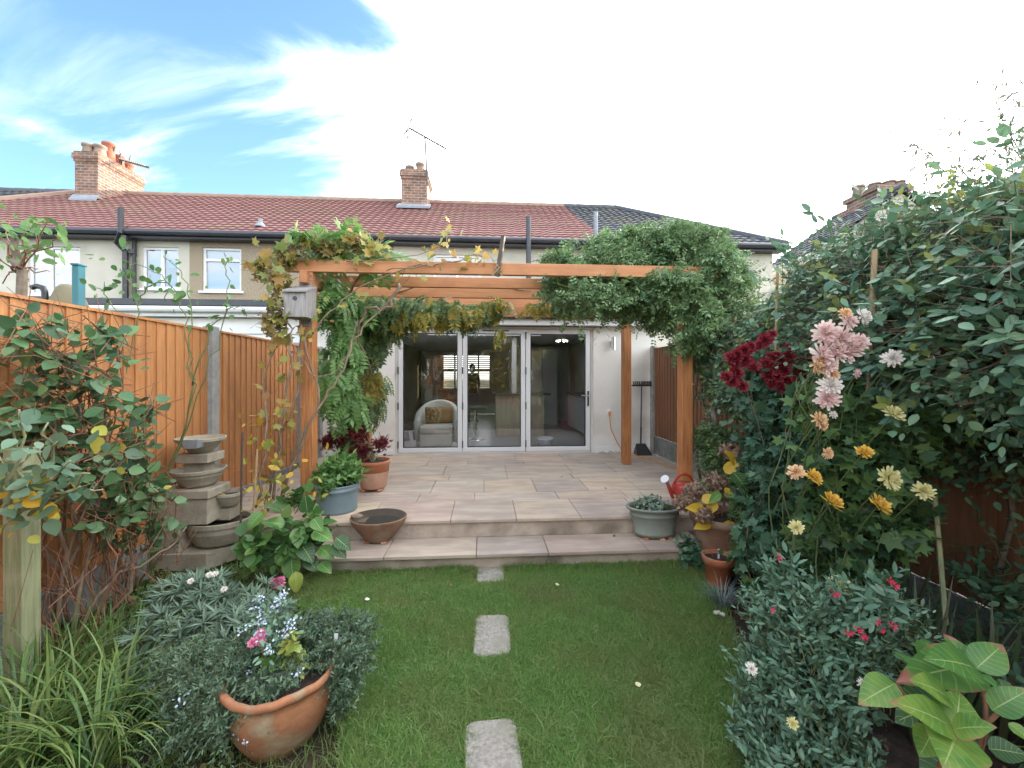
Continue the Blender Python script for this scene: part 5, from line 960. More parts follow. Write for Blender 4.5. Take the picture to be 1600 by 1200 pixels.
def hydmat(name, c1, c2, edge):
    m = bpy.data.materials.new(name); m.use_nodes = True; nt = m.node_tree; b = nt.nodes['Principled BSDF']; b.inputs['Roughness'].default_value = .42; out = nt.nodes['Material Output']
    u = nt.nodes.new('ShaderNodeUVMap'); s = nt.nodes.new('ShaderNodeSeparateXYZ'); nt.links.new(u.outputs[0], s.inputs[0])
    v = math_node(nt, 'ABSOLUTE', math_node(nt, 'SUBTRACT', s.outputs[1], .5)); rib = math_node(nt, 'LESS_THAN', v, .018)
    # side veins
    w_ = math_node(nt, 'ABSOLUTE', math_node(nt, 'SUBTRACT', math_node(nt, 'FRACT', math_node(nt, 'MULTIPLY', math_node(nt, 'SUBTRACT', s.outputs[0], math_node(nt, 'MULTIPLY', v, .35)), 8)), .5)); vein = math_node(nt, 'MULTIPLY', math_node(nt, 'LESS_THAN', w_, .055), .35)
    tc = nt.nodes.new('ShaderNodeTexCoord'); n = nt.nodes.new('ShaderNodeTexNoise'); n.inputs['Scale'].default_value = 16; n.inputs['Detail'].default_value = 5; nt.links.new(tc.outputs['Object'], n.inputs['Vector'])
    x = nt.nodes.new('ShaderNodeMix'); x.data_type = 'RGBA'; r = nt.nodes.new('ShaderNodeMapRange'); r.inputs['From Min'].default_value = .35; r.inputs['From Max'].default_value = .65; nt.links.new(n.outputs['Fac'], r.inputs[0]); nt.links.new(r.outputs[0], x.inputs['Factor']); x.inputs['A'].default_value = (*c1, 1); x.inputs['B'].default_value = (*c2, 1)
    y = nt.nodes.new('ShaderNodeMix'); y.data_type = 'RGBA'; nt.links.new(math_node(nt, 'MAXIMUM', math_node(nt, 'MULTIPLY', rib, .8), vein), y.inputs['Factor']); nt.links.new(x.outputs['Result'], y.inputs['A']); y.inputs['B'].default_value = (.42, .52, .20, 1)
    ed = nt.nodes.new('ShaderNodeMapRange'); ed.inputs['From Min'].default_value = .74; ed.inputs['From Max'].default_value = .90
    nt.links.new(math_node(nt, 'ADD', math_node(nt, 'MAXIMUM', math_node(nt, 'MULTIPLY', v, 1.72), math_node(nt, 'MULTIPLY', s.outputs[0], .93)), math_node(nt, 'MULTIPLY', math_node(nt, 'SUBTRACT', n.outputs['Fac'], .62), .9)), ed.inputs[0])
    z = nt.nodes.new('ShaderNodeMix'); z.data_type = 'RGBA'; nt.links.new(math_node(nt, 'MULTIPLY', ed.outputs[0], 1.0 if edge else 0.0), z.inputs['Factor']); nt.links.new(y.outputs['Result'], z.inputs['A']); z.inputs['B'].default_value = (.42, .15, .12, 1)
    nt.links.new(z.outputs['Result'], b.inputs['Base Color']); t = nt.nodes.new('ShaderNodeBsdfTranslucent'); nt.links.new(z.outputs['Result'], t.inputs[0]); ms = nt.nodes.new('ShaderNodeMixShader'); ms.inputs[0].default_value = .3
    nt.links.new(b.outputs[0], ms.inputs[1]); nt.links.new(t.outputs[0], ms.inputs[2]); nt.links.new(ms.outputs[0], out.inputs[0]); return m
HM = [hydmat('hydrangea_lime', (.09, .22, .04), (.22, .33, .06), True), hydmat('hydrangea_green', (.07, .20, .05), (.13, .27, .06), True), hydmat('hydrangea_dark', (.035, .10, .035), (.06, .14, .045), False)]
def PXD(x0, y0, x1, y1, D0, D1): return W(x0, y0, D=D0), W(x1, y1, D=D1)
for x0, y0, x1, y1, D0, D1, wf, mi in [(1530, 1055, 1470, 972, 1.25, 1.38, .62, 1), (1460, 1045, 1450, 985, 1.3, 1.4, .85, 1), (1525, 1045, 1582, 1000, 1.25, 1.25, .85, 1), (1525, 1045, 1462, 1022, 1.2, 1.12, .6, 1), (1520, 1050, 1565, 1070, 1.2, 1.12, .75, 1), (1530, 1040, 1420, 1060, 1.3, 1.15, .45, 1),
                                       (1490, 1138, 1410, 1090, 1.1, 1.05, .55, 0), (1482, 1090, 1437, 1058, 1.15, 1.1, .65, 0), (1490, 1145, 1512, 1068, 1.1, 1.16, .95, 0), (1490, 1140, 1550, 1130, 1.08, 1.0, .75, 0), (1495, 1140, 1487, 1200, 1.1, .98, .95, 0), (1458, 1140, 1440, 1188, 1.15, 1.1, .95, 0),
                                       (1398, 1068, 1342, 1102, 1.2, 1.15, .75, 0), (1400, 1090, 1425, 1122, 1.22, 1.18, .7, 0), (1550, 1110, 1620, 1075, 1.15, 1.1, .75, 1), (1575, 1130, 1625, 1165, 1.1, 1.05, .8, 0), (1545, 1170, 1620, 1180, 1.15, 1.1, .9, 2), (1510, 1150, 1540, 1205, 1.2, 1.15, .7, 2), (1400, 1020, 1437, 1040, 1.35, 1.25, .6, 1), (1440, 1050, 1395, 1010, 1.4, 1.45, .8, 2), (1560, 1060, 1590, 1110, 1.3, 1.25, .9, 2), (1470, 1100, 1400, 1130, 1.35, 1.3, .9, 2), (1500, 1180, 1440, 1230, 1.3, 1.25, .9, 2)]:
    a, b = PXD(x0, y0, x1, y1, D0, D1); L_ = np.linalg.norm(b - a) * .84; bigleaf(hy, a, b - a + np.array([0, 0, .10 * L_]), (-.12 + random.uniform(-.15, .15), -.55, .85), L_, L_ * wf * .92, HM[mi])
vine_tubes(hy, [smooth_path([(1.45 + rng.normal() * .06, 1.15, 0), (1.45 + rng.normal() * .04, 1.15, .3), t], 4, .01) for t in (W(1528, 1050, D=1.25), W(1490, 1142, D=1.12), W(1400, 1070, D=1.22), W(1560, 1115, D=1.15), W(1458, 1140, D=1.15))], .010, .006, M['stem_red'])
# ---- iris leaves in the shade at right
ir = thing('iris', 'dark sword-shaped iris leaves in shade by the right fence', 'plant', (2.05, 1.9, 0))
def strap_plant(root, centers, n, L0, L1, wd, m, arch=1.0, up=1.4, name='leaves', spread=.06, bias=(0, 0, 0), seg=9):
    Vs = []; Fc = []
    for i in range(n):
        c = centers[i % len(centers)]; a = rng.uniform(0, 2 * math.pi); d = np.array([math.cos(a), math.sin(a), 0]) + np.array(bias); L_ = rng.uniform(L0, L1); p = np.array(c, float) + np.array([math.cos(a), math.sin(a), 0]) * spread * rng.random()
        v = unit(d * .55 + Zu * up + rng.normal(size=3) * .15); s = unit(np.cross(v, Zu) + 1e-6); b = len(Vs); g = arch * rng.uniform(.6, 1.3) * 2.6 / seg; w0 = wd * rng.uniform(.7, 1.2)
        for k in range(seg + 1):
            t = k / seg; w_ = w0 * (1 - t ** 2.5) * (.7 + .3 * min(1, t * 4)); Vs += [p - s * w_ / 2, p + np.cross(s, v) * w_ * .12, p + s * w_ / 2]; p = p + v * L_ / seg; v = unit(v - Zu * g * (.3 + t)); 
        Fc += [(b + 3 * k + j, b + 3 * k + j + 1, b + 3 * k + j + 4, b + 3 * k + j + 3) for k in range(seg) for j in (0, 1)]
    return mkobj(name, Vs, Fc, LM[m], root, True)
strap_plant(ir, [(2.0, 1.9, 0), (2.2, 2.1, 0), (1.9, 1.65, 0), (2.3, 1.7, 0)], 90, .45, .75, .028, 'iris', .35, 2.4, spread=.14)
lf = thing('undergrowth', 'shaded leafy undergrowth along the foot of the right fence', 'plant', (2.3, 1.7, 0)); tag(lf, group=None)
shrub(lf, [(2.3, 1.3, .2, .4, .4, .3), (2.5, 1.2, .45, .2, .3, .3), (2.65, 1.9, .5, .15, .4, .35), (2.4, 2.0, .2, .3, .4, .3), (1.9, 2.4, .12, .3, .3, .18), (2.3, 2.9, .2, .3, .5, .25), (1.7, 2.0, .1, .25, .3, .16), (2.2, 3.4, .2, .35, .3, .25)], 650, 6, .16, .05, OV, 'mum2', up=.6, inner=.5)
# ---------------------------------------------------------------- right-hand pots and small plants
def pot(o, prof, c, m, sx=1, sy=1, rz=0, name='pot', n=36): return MB().lathe(prof, c, n, sx, sy, rz).build(name, M[m], o, smooth=True)
def soil_disc(o, r, c, sx=1, sy=1, rz=0):
    mb = MB(); k = 8; V = [(0, 0)]
    mb.lathe([(.001, .012), (r * .3, .008 + .01), (r * .6, -.004), (r * .85, .006), (r, 0)], c, 24, sx, sy, rz); return mb.build('soil', M['soil'], o)
# oval planter on the step
a = W(1028, 843, Z=SZ_); x, y = a[0], a[1] + .08; z = SZ_ + .02; o = thing('oval_planter', 'oval sage green planter with variegated plant on the lower step', 'planter', (x, y, SZ_))
SX, SY = 1.28, .82; c = (x, y, z)
pot(o, [(.001, 0), (.135, 0), (.145, .02), (.15, .03), (.142, .04), (.165, .17), (.168, .175), (.175, .18), (.176, .20), (.168, .205), (.185, .235), (.20, .24), (.205, .255), (.20, .265), (.185, .262), (.18, .22)], c, 'pot_green', SX, SY)
soil_disc(o, .182, (x, y, z + .235), SX, SY)
for sx_, sy_ in ((-.11, -.08), (.03, -.105), (.12, -.06), (-.03, .09)): MB().box(x + sx_ - .02, x + sx_ + .02, y + sy_ - .02, y + sy_ + .02, SZ_ + .001, z, ch=.003).build('pot_foot', M['terra'], o)
pl = thing('variegated_plant', 'small silvery variegated plant in the oval green planter', 'plant', (x - .05, y, z + .23))
LM['varieg'] = leafmat('variegated_leaf', [(.20, .30, .22), (.32, .42, .34), (.12, .20, .13), (.45, .52, .44)], .25, .5)
shrub(pl, [(x - .04, y, z + .27, .12, .09, .07), (x - .11, y, z + .26, .06, .06, .05)], 70, 6, .07, .035, OVR, 'varieg', up=.8, upb=.6, inner=.4)
shrub(pl, [(x + .08, y, z + .25, .09, .08, .03), (x - .15, y, z + .25, .06, .06, .03)], 60, 5, .06, .02, OV, 'cover', up=.8, inner=.5, name='low_foliage')
# red watering can
a = W(1078, 800, Z=PZ); x, y = a[0] + .05, a[1] + .22; o = thing('watering_can', 'red watering can with white rose beside the front right pergola post', 'watering can', (x, y, PZ))
MB().lathe([(.001, .0), (.11, 0), (.118, .01), (.12, .18), (.11, .21), (.08, .225), (.001, .23)], (x, y, PZ), 28).build('body', M['red_plastic'], o, smooth=True)
MB().tube([(x - .10, y - .02, PZ + .06), (x - .15, y - .04, PZ + .13), (x - .21, y - .07, PZ + .26)], [.028, .02, .015], 12).build('spout', M['red_plastic'], o, smooth=True)
MB().tube([(x - .205, y - .068, PZ + .25), (x - .235, y - .082, PZ + .285), (x - .24, y - .085, PZ + .29)], [.016, .045, .042], 16).build('rose', M['upvc'], o)
MB().tube([(x + .10 * math.cos(t), y, PZ + .20 + .11 * math.sin(t)) for t in [math.pi * i / 12 for i in range(13)]], .012, 8).build('handle', M['red_plastic'], o, smooth=True)
# big brown pot with dead hydrangea
a = W(1140, 870, Z=.03); x, y = W(1130, 806, Z=.47)[0], W(1130, 806, Z=.47)[1]; o = thing('large_pot', 'large weathered brown pot holding the dried hydrangea at the patio corner', 'plant pot', (x, y, 0)); c = (x, y, .02)
pot(o, [(.001, 0), (.15, 0), (.16, .02), (.225, .30), (.24, .40), (.255, .41), (.262, .43), (.262, .46), (.25, .47), (.235, .465), (.23, .42)], c, 'terra_brown'); soil_disc(o, .235, (x, y, .44))
dh = thing('dried_hydrangea', 'dying hydrangea with papery brown flower heads and a few yellow leaves', 'shrub', (x, y, .45))
tips = [W(px, py, D=D_) for px, py, D_ in ((1142, 705, 3.45), (1118, 752, 3.4), (1085, 768, 3.4), (1070, 785, 3.35), (1100, 805, 3.2), (1165, 820, 3.15), (1095, 735, 3.5))]
vine_tubes(dh, [smooth_path([(x + rng.normal() * .05, y + rng.normal() * .05, .44), (np.array((x, y, .44)) + t) / 2 + np.array([0, 0, .08]), t], 4, .008) for t in tips], .006, .004, M['stem_red'])
for i, t in enumerate(tips[:6]):
    n_ = 330; u = unit(rng.normal(size=(n_, 3))); Pp = t + u * np.array([.095, .08, .07]) * rng.uniform(.75, 1, (n_, 1)) * (1 if i < 4 else .75)
    leaves('flower_head', OVR, Pp, rng.normal(size=(n_, 3)), u + rng.normal(size=(n_, 3)) * .4, .026 * rng.uniform(.7, 1.3, n_), LM['dead'], dh)
LM['goldleaf'] = leafmat('golden_leaf', [(.62, .34, .03), (.70, .45, .05), (.55, .42, .06)], .35, .45)
for px, py, qx, qy in [(1132, 738, 1152, 722), (1150, 725, 1142, 708), (1132, 762, 1145, 776), (1118, 782, 1108, 800), (1096, 782, 1118, 776), (1102, 798, 1082, 792), (1110, 815, 1092, 822), (1145, 815, 1132, 835)]:
    a, b = W(px, py, D=3.25), W(qx, qy, D=3.2); bigleaf(dh, a, b - a, (0, -.8, .6), np.linalg.norm(b - a) * 1.2, np.linalg.norm(b - a) * .75, LM['goldleaf'], 'yellow_leaf')
a, b = W(1145, 738, D=3.0), W(1168, 760, D=2.9); bigleaf(dh, a, b - a, (0, -.8, .6), .16, .13, HM[2], 'leaf'); a, b = W(1125, 770, D=3.0), W(1105, 790, D=2.9); bigleaf(dh, a, b - a, (0, -.8, .6), .13, .07, HM[1], 'leaf')
# small terracotta pot with plant label
a = W(1134, 925, Z=0.03); x, y = a[0], a[1] + .10; o = thing('small_pot', 'small terracotta pot with a white plant label standing on the soil', 'plant pot', (x, y, 0)); c = (x, y, .03)
pot(o, [(.001, 0), (.075, 0), (.078, .01), (.10, .17), (.112, .172), (.118, .225), (.116, .232), (.105, .232), (.10, .19)], c, 'terra'); soil_disc(o, .103, (x, y, .03 + .20))
MB().box(x - .02, x - .006, y - .03, y - .027, .22, .32).build('plant_label', M['upvc'], o)
sticks('dead_twigs', np.tile([[x, y, .22]], (12, 1)) + rng.normal(size=(12, 3)) * [.04, .04, 0], np.tile([[x, y, .32]], (12, 1)) + rng.normal(size=(12, 3)) * [.08, .08, .04], .0022, M['stem_red'], o)
# blue grass tuft, small leafy clumps
o = thing('fescue_tuft', 'tuft of blue-grey grass on the soil below the small terracotta pot', 'plant', W(1128, 950, Z=.02)); c = W(1128, 950, Z=.02)
strap_plant(o, [tuple(c)], 170, .14, .26, .004, 'tussock', 1.1, 1.3, spread=.05, seg=6)
for px, py in ((1118, 957), (1123, 957), (1129, 960)): flower(o, 'p_white', W(px, py, Z=.07), .014, (0, -.5, 1))
o = thing('geranium', 'low round-leaved plant at the right end of the lower step', 'plant', (1.95, 3.4, 0))
shrub(o, [E3(1085, 858, 3.35, .10, .1, .10), E3(1105, 872, 3.3, .10, .1, .09), E3(1075, 875, 3.35, .07, .08, .06)], 90, 6, .10, .05, OVR, 'mum2', up=.7, inner=.4)
o = thing('ivy', 'spindly green shoots with lobed leaves rising from the right border soil', 'plant', (1.75, 2.7, 0))
shrub(o, [E3(1165, 870, 2.8, .10, .12, .12), E3(1180, 920, 2.6, .06, .1, .10), E3(1160, 790, 2.9, .08, .1, .12), E3(1172, 800, 2.9, .08, .1, .15)], 90, 5, .14, .07, LOB, 'mum', up=.4, inner=.5)
# ---------------------------------------------------------------- left-hand pots
a = W(520, 803, Z=PZ); x, y = a[0], a[1] + .12; o = thing('blue_pot', 'blue-grey plastic pot with bright green bushy herb beside the left post', 'plant pot', (x, y, PZ)); c = (x, y, PZ)
pot(o, [(.001, .012), (.175, .012), (.18, .0), (.185, .015), (.182, .03), (.188, .16), (.192, .20), (.198, .205), (.198, .225), (.192, .23), (.198, .25), (.203, .262), (.196, .265), (.185, .258), (.18, .2)], c, 'pot_blue'); soil_disc(o, .184, (x, y, PZ + .23))
pl = thing('mint', 'bright green bushy mint-like herb filling the blue-grey pot', 'plant', (x, y, PZ + .23))
shrub(pl, [(x, y, PZ + .36, .19, .18, .10), (x + .04, y + .02, PZ + .45, .13, .13, .08), (x - .1, y - .04, PZ + .37, .1, .1, .08), (x + .15, y, PZ + .36, .09, .1, .07), (x - .04, y - .17, PZ + .27, .07, .04, .07)], 260, 8, .12, .055, OV, 'mint', up=.6, upb=.7, inner=.5)
a = W(582, 770, Z=PZ); x, y = a[0] - .02, a[1] + .12; o = thing('terracotta_pot', 'orange terracotta pot with pale band and clawed feet holding the red acer', 'plant pot', (x, y, PZ)); c = (x, y, PZ + .03)
pot(o, [(.001, 0), (.125, 0), (.135, .012), (.165, .18), (.168, .182), (.178, .27), (.188, .28), (.192, .30), (.188, .315), (.175, .315), (.165, .25)], c, 'terra'); soil_disc(o, .172, (x, y, PZ + .315)); MB().lathe([(.172, .192), (.156, .10), (.139, .016)], (x, y, PZ + .03), 36).build('pale_lower_band', mat('lime_bloom', (.50, .31, .22), (.40, .20, .13), .9, 5), o, smooth=True); MB().lathe([(.168, .192), (.152, .10), (.136, .014)], (x, y, PZ + .03), 36).build('lime_bloom', mat('lime_bloom', (.50, .33, .25), (.36, .19, .12), .9, 5), o) if False else None
for t in (-2.4, -.75, 1.6): MB().ell((x + .12 * math.cos(t), y + .12 * math.sin(t), PZ + .016), (.035, .035, .018), 8, 5).build('pot_foot', M['terra'], o)
ac_ = thing('acer', 'dark red Japanese maple spreading over the terracotta pot', 'shrub', (x, y, PZ + .33))
vine_tubes(ac_, [smooth_path([(x, y, PZ + .3), (x - .05, y, PZ + .5), t], 4, .01) for t in (W(515, 675, Y=y), W(550, 660, Y=y), W(575, 670, Y=y), W(600, 690, Y=y), W(535, 700, Y=y))], .009, .003, M['stem'])
shrub(ac_, [E3(560, 675, y, .13, .13, .10), E3(530, 680, y + .1, .14, .12, .10), E3(595, 690, y, .09, .1, .06), E3(565, 700, y, .12, .12, .06), E3(512, 685, y + .05, .08, .1, .10), E3(540, 715, y + .1, .12, .1, .08)], 330, 6, .12, .05, ACER, 'acer', up=.6, droop=.5, inner=.5, stem=M['stem_red'])
# mesh covered bowl on the step
a = W(590, 853, Z=SZ_); x, y = a[0] - .02, a[1] + .12; z = SZ_ + .015; o = thing('terracotta_bowl', 'wide shallow terracotta bowl covered with wire mesh on the lower step', 'bowl', (x, y, SZ_)); c = (x, y, z)
pot(o, [(.001, 0), (.10, 0), (.11, .008), (.12, .02), (.17, .09), (.215, .16), (.225, .19), (.228, .20), (.222, .205), (.21, .198), (.20, .17), (.15, .10)], c, 'terra_brown', 1.08, .95); MB().lathe([(.001, .15), (.19, .15)], c, 30, 1.08, .95).build('soil', M['soil'], o)
mb = MB(); r_ = .218
for i in range(-13, 14):
    u = i * .0165; h_ = math.sqrt(max(0, r_ ** 2 - u ** 2))
    if h_ < .02: continue
    for q in (0, 1):
        pts = [((u, t * h_) if q else (t * h_, u)) for t in (-1, -.5, 0, .5, 1)]
        mb.tube([(x + p[0] * 1.08, y + p[1] * .95, z + .205 + .012 * (1 - (p[0] ** 2 + p[1] ** 2) / r_ ** 2) + .001 * q) for p in pts], .0015, 4, False)
mb.build('wire_mesh', M['mesh'], o)
for t in (-2.6, -.9, 1.2): MB().box(x + .1 * math.cos(t) - .025, x + .1 * math.cos(t) + .025, y + .1 * math.sin(t) - .018, y + .1 * math.sin(t) + .018, SZ_ + .001, z + .005, ch=.004).build('pot_foot', M['terra'], o)
p = W(549, 815, D=3.45); o = thing('stone', 'rough brown stone resting on the left rim of the mesh-covered bowl', 'stone', (p[0], p[1], z + .2)); mb = MB().ell((0, 0, .018), (.055, .035, .022), 12, 8); mb.v = [tuple(np.array(v) * (1 + .3 * mnoise.noise(Vector(v) * 30))) for v in mb.v]
mb.build('rock', M['stem'], o, local=True); o.location = (x - .17, y - .05, z + .205)
# ---------------------------------------------------------------- fountain
fx0, fx1, fy0, fy1 = -2.66, -2.25, 3.50, 4.02; fz = .05
fo = thing('fountain', 'tiered pale stone garden fountain of stacked bowls beside the left fence', 'fountain', (-2.45, 3.75, fz)); m = M['stone']
MB().prism([(fx0, fy0), (fx1 - .02, fy0), (fx1 + .18, fy0 + .30), (fx1 + .18, fy0 + .52), (fx0, fy0 + .52)], fz, fz + .13).build('base', m, fo)
MB().box(fx0, fx0 + .16, fy0 + .03, fy0 + .40, fz + .131, fz + .36, ch=.005).build('pillar', m, fo)
MB().lathe([(.001, .0), (.15, 0), (.19, .02), (.235, .12), (.24, .17), (.255, .172), (.26, .21), (.25, .215), (.235, .21), (.225, .12), (.17, .04), (.001, .03)], (fx1 - .06, fy0 + .24, fz + .135), 36, 1, .86).build('lower_bowl', m, fo, smooth=False)
MB().lathe([(.001, .165), (.23, .165)], (fx1 - .06, fy0 + .24, fz + .135), 30, 1, .86).build('water', M['soil'], fo)
bk = MB().box(fx0, fx1 - .02, fy0 + .02, fy0 + .26, fz + .361, fz + .57, ch=.006); bk.box(fx0 + .002, fx1 + .06, fy0 + .18, fy0 + .34, fz + .34, fz + .44, ch=.006); bk.build('middle_block', m, fo)
MB().box(fx0 - .01, fx1 + .0, fy0 + .005, fy0 + .30, fz + .571, fz + .65, ch=.01).build('slab', m, fo)
MB().lathe([(.001, 0), (.06, 0), (.08, .02), (.115, .09), (.125, .10), (.125, .125), (.112, .125), (.10, .06), (.001, .04)], (fx1 + .02, fy0 + .24, fz + .45), 26).build('spout_bowl', m, fo)
MB().lathe([(.001, .09), (.108, .09)], (fx1 + .02, fy0 + .24, fz + .45), 20).build('water', M['soil'], fo)
MB().lathe([(.001, 0), (.10, 0), (.13, .02), (.175, .09), (.18, .115), (.195, .12), (.20, .145), (.188, .148), (.17, .12), (.12, .05), (.001, .04)], (fx1 - .18, fy0 + .16, fz + .652), 34).build('middle_bowl', m, fo)
MB().lathe([(.001, .115), (.17, .115)], (fx1 - .18, fy0 + .16, fz + .652), 30).build('water', M['lead'], fo)
MB().box(fx1 - .26, fx1 - .10, fy0 + .10, fy0 + .24, fz + .70, fz + .86, ch=.005).build('neck', m, fo)
MB().box(fx1 - .29, fx1 - .03, fy0 + .04, fy0 + .26, fz + .861, fz + .935, ch=.006).build('upper_slab', m, fo)
MB().lathe([(.001, 0), (.06, 0), (.09, .02), (.145, .075), (.165, .10), (.178, .104), (.182, .128), (.168, .13), (.14, .085), (.08, .035), (.001, .03)], (fx1 - .15, fy0 + .14, fz + .936), 34).build('top_bowl', m, fo)
MB().hexa([(fx1 - .15, fy0 - .06, fz + 1.0), (fx1 - .06, fy0 - .055, fz + 1.0), (fx1 - .06, fy0 + .06, fz + 1.0), (fx1 - .15, fy0 + .06, fz + 1.0), (fx1 - .17, fy0 - .07, fz + 1.072), (fx1 - .04, fy0 - .065, fz + 1.072), (fx1 - .04, fy0 + .06, fz + 1.05), (fx1 - .17, fy0 + .06, fz + 1.05)]).build('spout', M['lead'], fo)
# ---------------------------------------------------------------- left plants
# green-treated square post and rose
a = W(35, 1070, Z=0); o = thing('wooden_post', 'square green-treated timber post standing at the left edge among the climbers', 'post', (a[0], a[1], 0))
MB().box(a[0] - .047, a[0] + .047, a[1] - .047, a[1] + .047, -.02, W(30, 700, D=2.15)[2], ch=.003).build('timber', M['greenwood'], o)
o = thing('rose', 'rose with bluish leaves and woody branches spreading from the green post', 'rose bush', (-2.4, 2.0, 0))
tp = [(140, 740), (125, 760), (110, 720), (75, 660), (30, 640), (60, 700), (10, 660), (160, 765), (90, 690), (0, 720), (50, 775), (0, 800)]
base = W(32, 800, D=2.0)
paths = [smooth_path([base + rng.normal(size=3) * .03, (base + W(*t, D=1.95)) / 2 + rng.normal(size=3) * .04, W(*t, D=1.9)], 4, .01) for t in tp] + [smooth_path([(-2.42, 1.95, 0), (-2.45, 1.98, .5), base], 4, .02)]
vine_tubes(o, paths, .009, .004, M['greenwood'])
free_leaves(o, along([p[3:] for p in paths[:-1]], 85, .05), OVR, 'blush', .062, up=.9); free_leaves(o, along([p[:4] for p in paths[:6]], 34, .07), OVR, 'yellow', .06, name='yellow_leaves')
# round-leaved climber on the fence
cl = thing('climbing_shrub', 'leggy climbing shrub with large round dark green leaves against the left fence', 'shrub', (-2.45, 2.7, 0))
cb = [E3(90, 560, 2.5, .30, .15, .26), E3(140, 600, 2.6, .22, .15, .25), E3(50, 650, 2.45, .24, .15, .22), E3(130, 680, 2.6, .3, .15, .2), E3(190, 720, 2.8, .22, .15, .2), E3(220, 770, 2.95, .2, .15, .18), E3(170, 520, 2.7, .15, .1, .10), E3(10, 700, 2.35, .2, .15, .25), E3(170, 800, 2.75, .2, .14, .14), E3(60, 520, 2.4, .15, .12, .10), E3(230, 640, 2.95, .10, .1, .12), E3(100, 740, 2.5, .25, .14, .15), E3(240, 830, 3.0, .12, .12, .12)]
B, Nn = blob_points(cb, 270, .5); Dr = unit(Nn * .5 + Zu * .2 + rng.normal(size=B.shape) * .6)
P, D, N2, Sz = cluster_leaves(B - Dr * .1, Dr, rng.uniform(.15, .3, len(B)), 4, .074, .55, np.array([.3, -.7, 0.]), .4, .9, .4, .3)
leaves('foliage', OVR, P, D, N2, Sz, LM['round'], cl); sticks('twigs', B - Dr * .2, B + Dr * .2, .0035, M['stem_red'], cl)
free_leaves(cl, blob_points(cb[3:6], 16, .6)[0] + np.array([.1, -.15, 0]), OVR, 'yellow', .075, name='yellow_leaves')
roots = [W(125, 1000, Z=0), W(60, 1010, Z=0), W(175, 960, Z=.02), W(100, 985, Z=0), W(210, 920, Z=.02)]; pts = []
for i in range(30):
    r_ = roots[i % 5]; t = np.array(cb[rng.integers(len(cb))][:3]) + rng.normal(size=3) * .1; pts.append(smooth_path([r_ + rng.normal(size=3) * [.05, .05, 0], r_ * .7 + t * .3 + rng.normal(size=3) * [.08, .05, 0] + [0, 0, .15], (r_ * .25 + t * .75), t], 4, .014))
vine_tubes(cl, pts[:9], .014, .005, M['stem']); vine_tubes(cl, pts[9:], .006, .003, M['stem_red'], 'thin_stems', 4)
# fine red twigs lower left
b0 = np.stack([rng.uniform(-2.6, -2.2, 90), rng.uniform(2.2, 3.2, 90), rng.uniform(.0, .5, 90)], 1); sticks('dry_twigs', b0, b0 + unit(rng.normal(size=b0.shape) * .6 + Zu * 1.2) * rng.uniform(.2, .45, (90, 1)), .003, M['stem_red'], cl)
# rose shoots above the fence
o = thing('rose_shoots', 'thin arching rose shoots with sparse leaves rising above the left fence', 'climber', (-2.5, 3.3, 0))
pp = [smooth_path(([np.array([W(235, 640, Y=3.3)[0], 3.3, 0.]), np.array([W(240, 640, Y=3.3)[0], 3.32, .6])] if s[0] in ((300, 640), (200, 600)) else []) + [W(*q, Y=3.3) for q in s], 5, .01) for s in ([(300, 640), (292, 540), (285, 480), (250, 430), (190, 405)], [(300, 640), (330, 560), (352, 480), (355, 420), (350, 395)], [(300, 640), (297, 560), (296, 480), (280, 425), (255, 400)], [(200, 600), (215, 500), (210, 455), (205, 430), (215, 400)], [(200, 600), (190, 500), (165, 460), (150, 450)], [(300, 600), (340, 500), (375, 480), (385, 495)], [(215, 480), (230, 450), (262, 440), (258, 470)], [(212, 470), (200, 440), (188, 420)])]
vine_tubes(o, pp, .006, .003, M['stem_green']); free_leaves(o, along([p[(18 if len(p) > 24 else 4):] for p in pp], 90, .05), OVR, 'bean', .05)
# small tree beyond the fence, left edge
o = thing('small_tree', 'small half-bare tree with pink-tinged twigs beyond the left fence at the edge', 'tree', (-5.0, 4.2, 0)); Y_ = 4.2
tk = [smooth_path([(W(32, 460, Y=Y_)[0], Y_, 0), W(32, 460, Y=Y_), W(22, 400, Y=Y_), W(15, 365, Y=Y_)], 4, .01)]; vine_tubes(o, tk, .05, .025, M['bark'], 'trunk')
bb = [smooth_path([W(25, 420, Y=Y_), W(*t, Y=Y_ + rng.normal() * .2)], 6, .02) for t in ((60, 365), (95, 370), (75, 345), (40, 345), (10, 340), (-15, 380), (60, 420), (45, 440), (5, 440), (80, 425), (-20, 350), (55, 390))]
vine_tubes(o, bb, .010, .003, M['stem_red'], 'branches', 4); free_leaves(o, np.concatenate([along([p[3:] for p in bb[:6]], 80, .09), W(40, 365, Y=Y_) + rng.normal(size=(30, 3)) * [.25, .2, .07]]), OV, 'wist', .085)
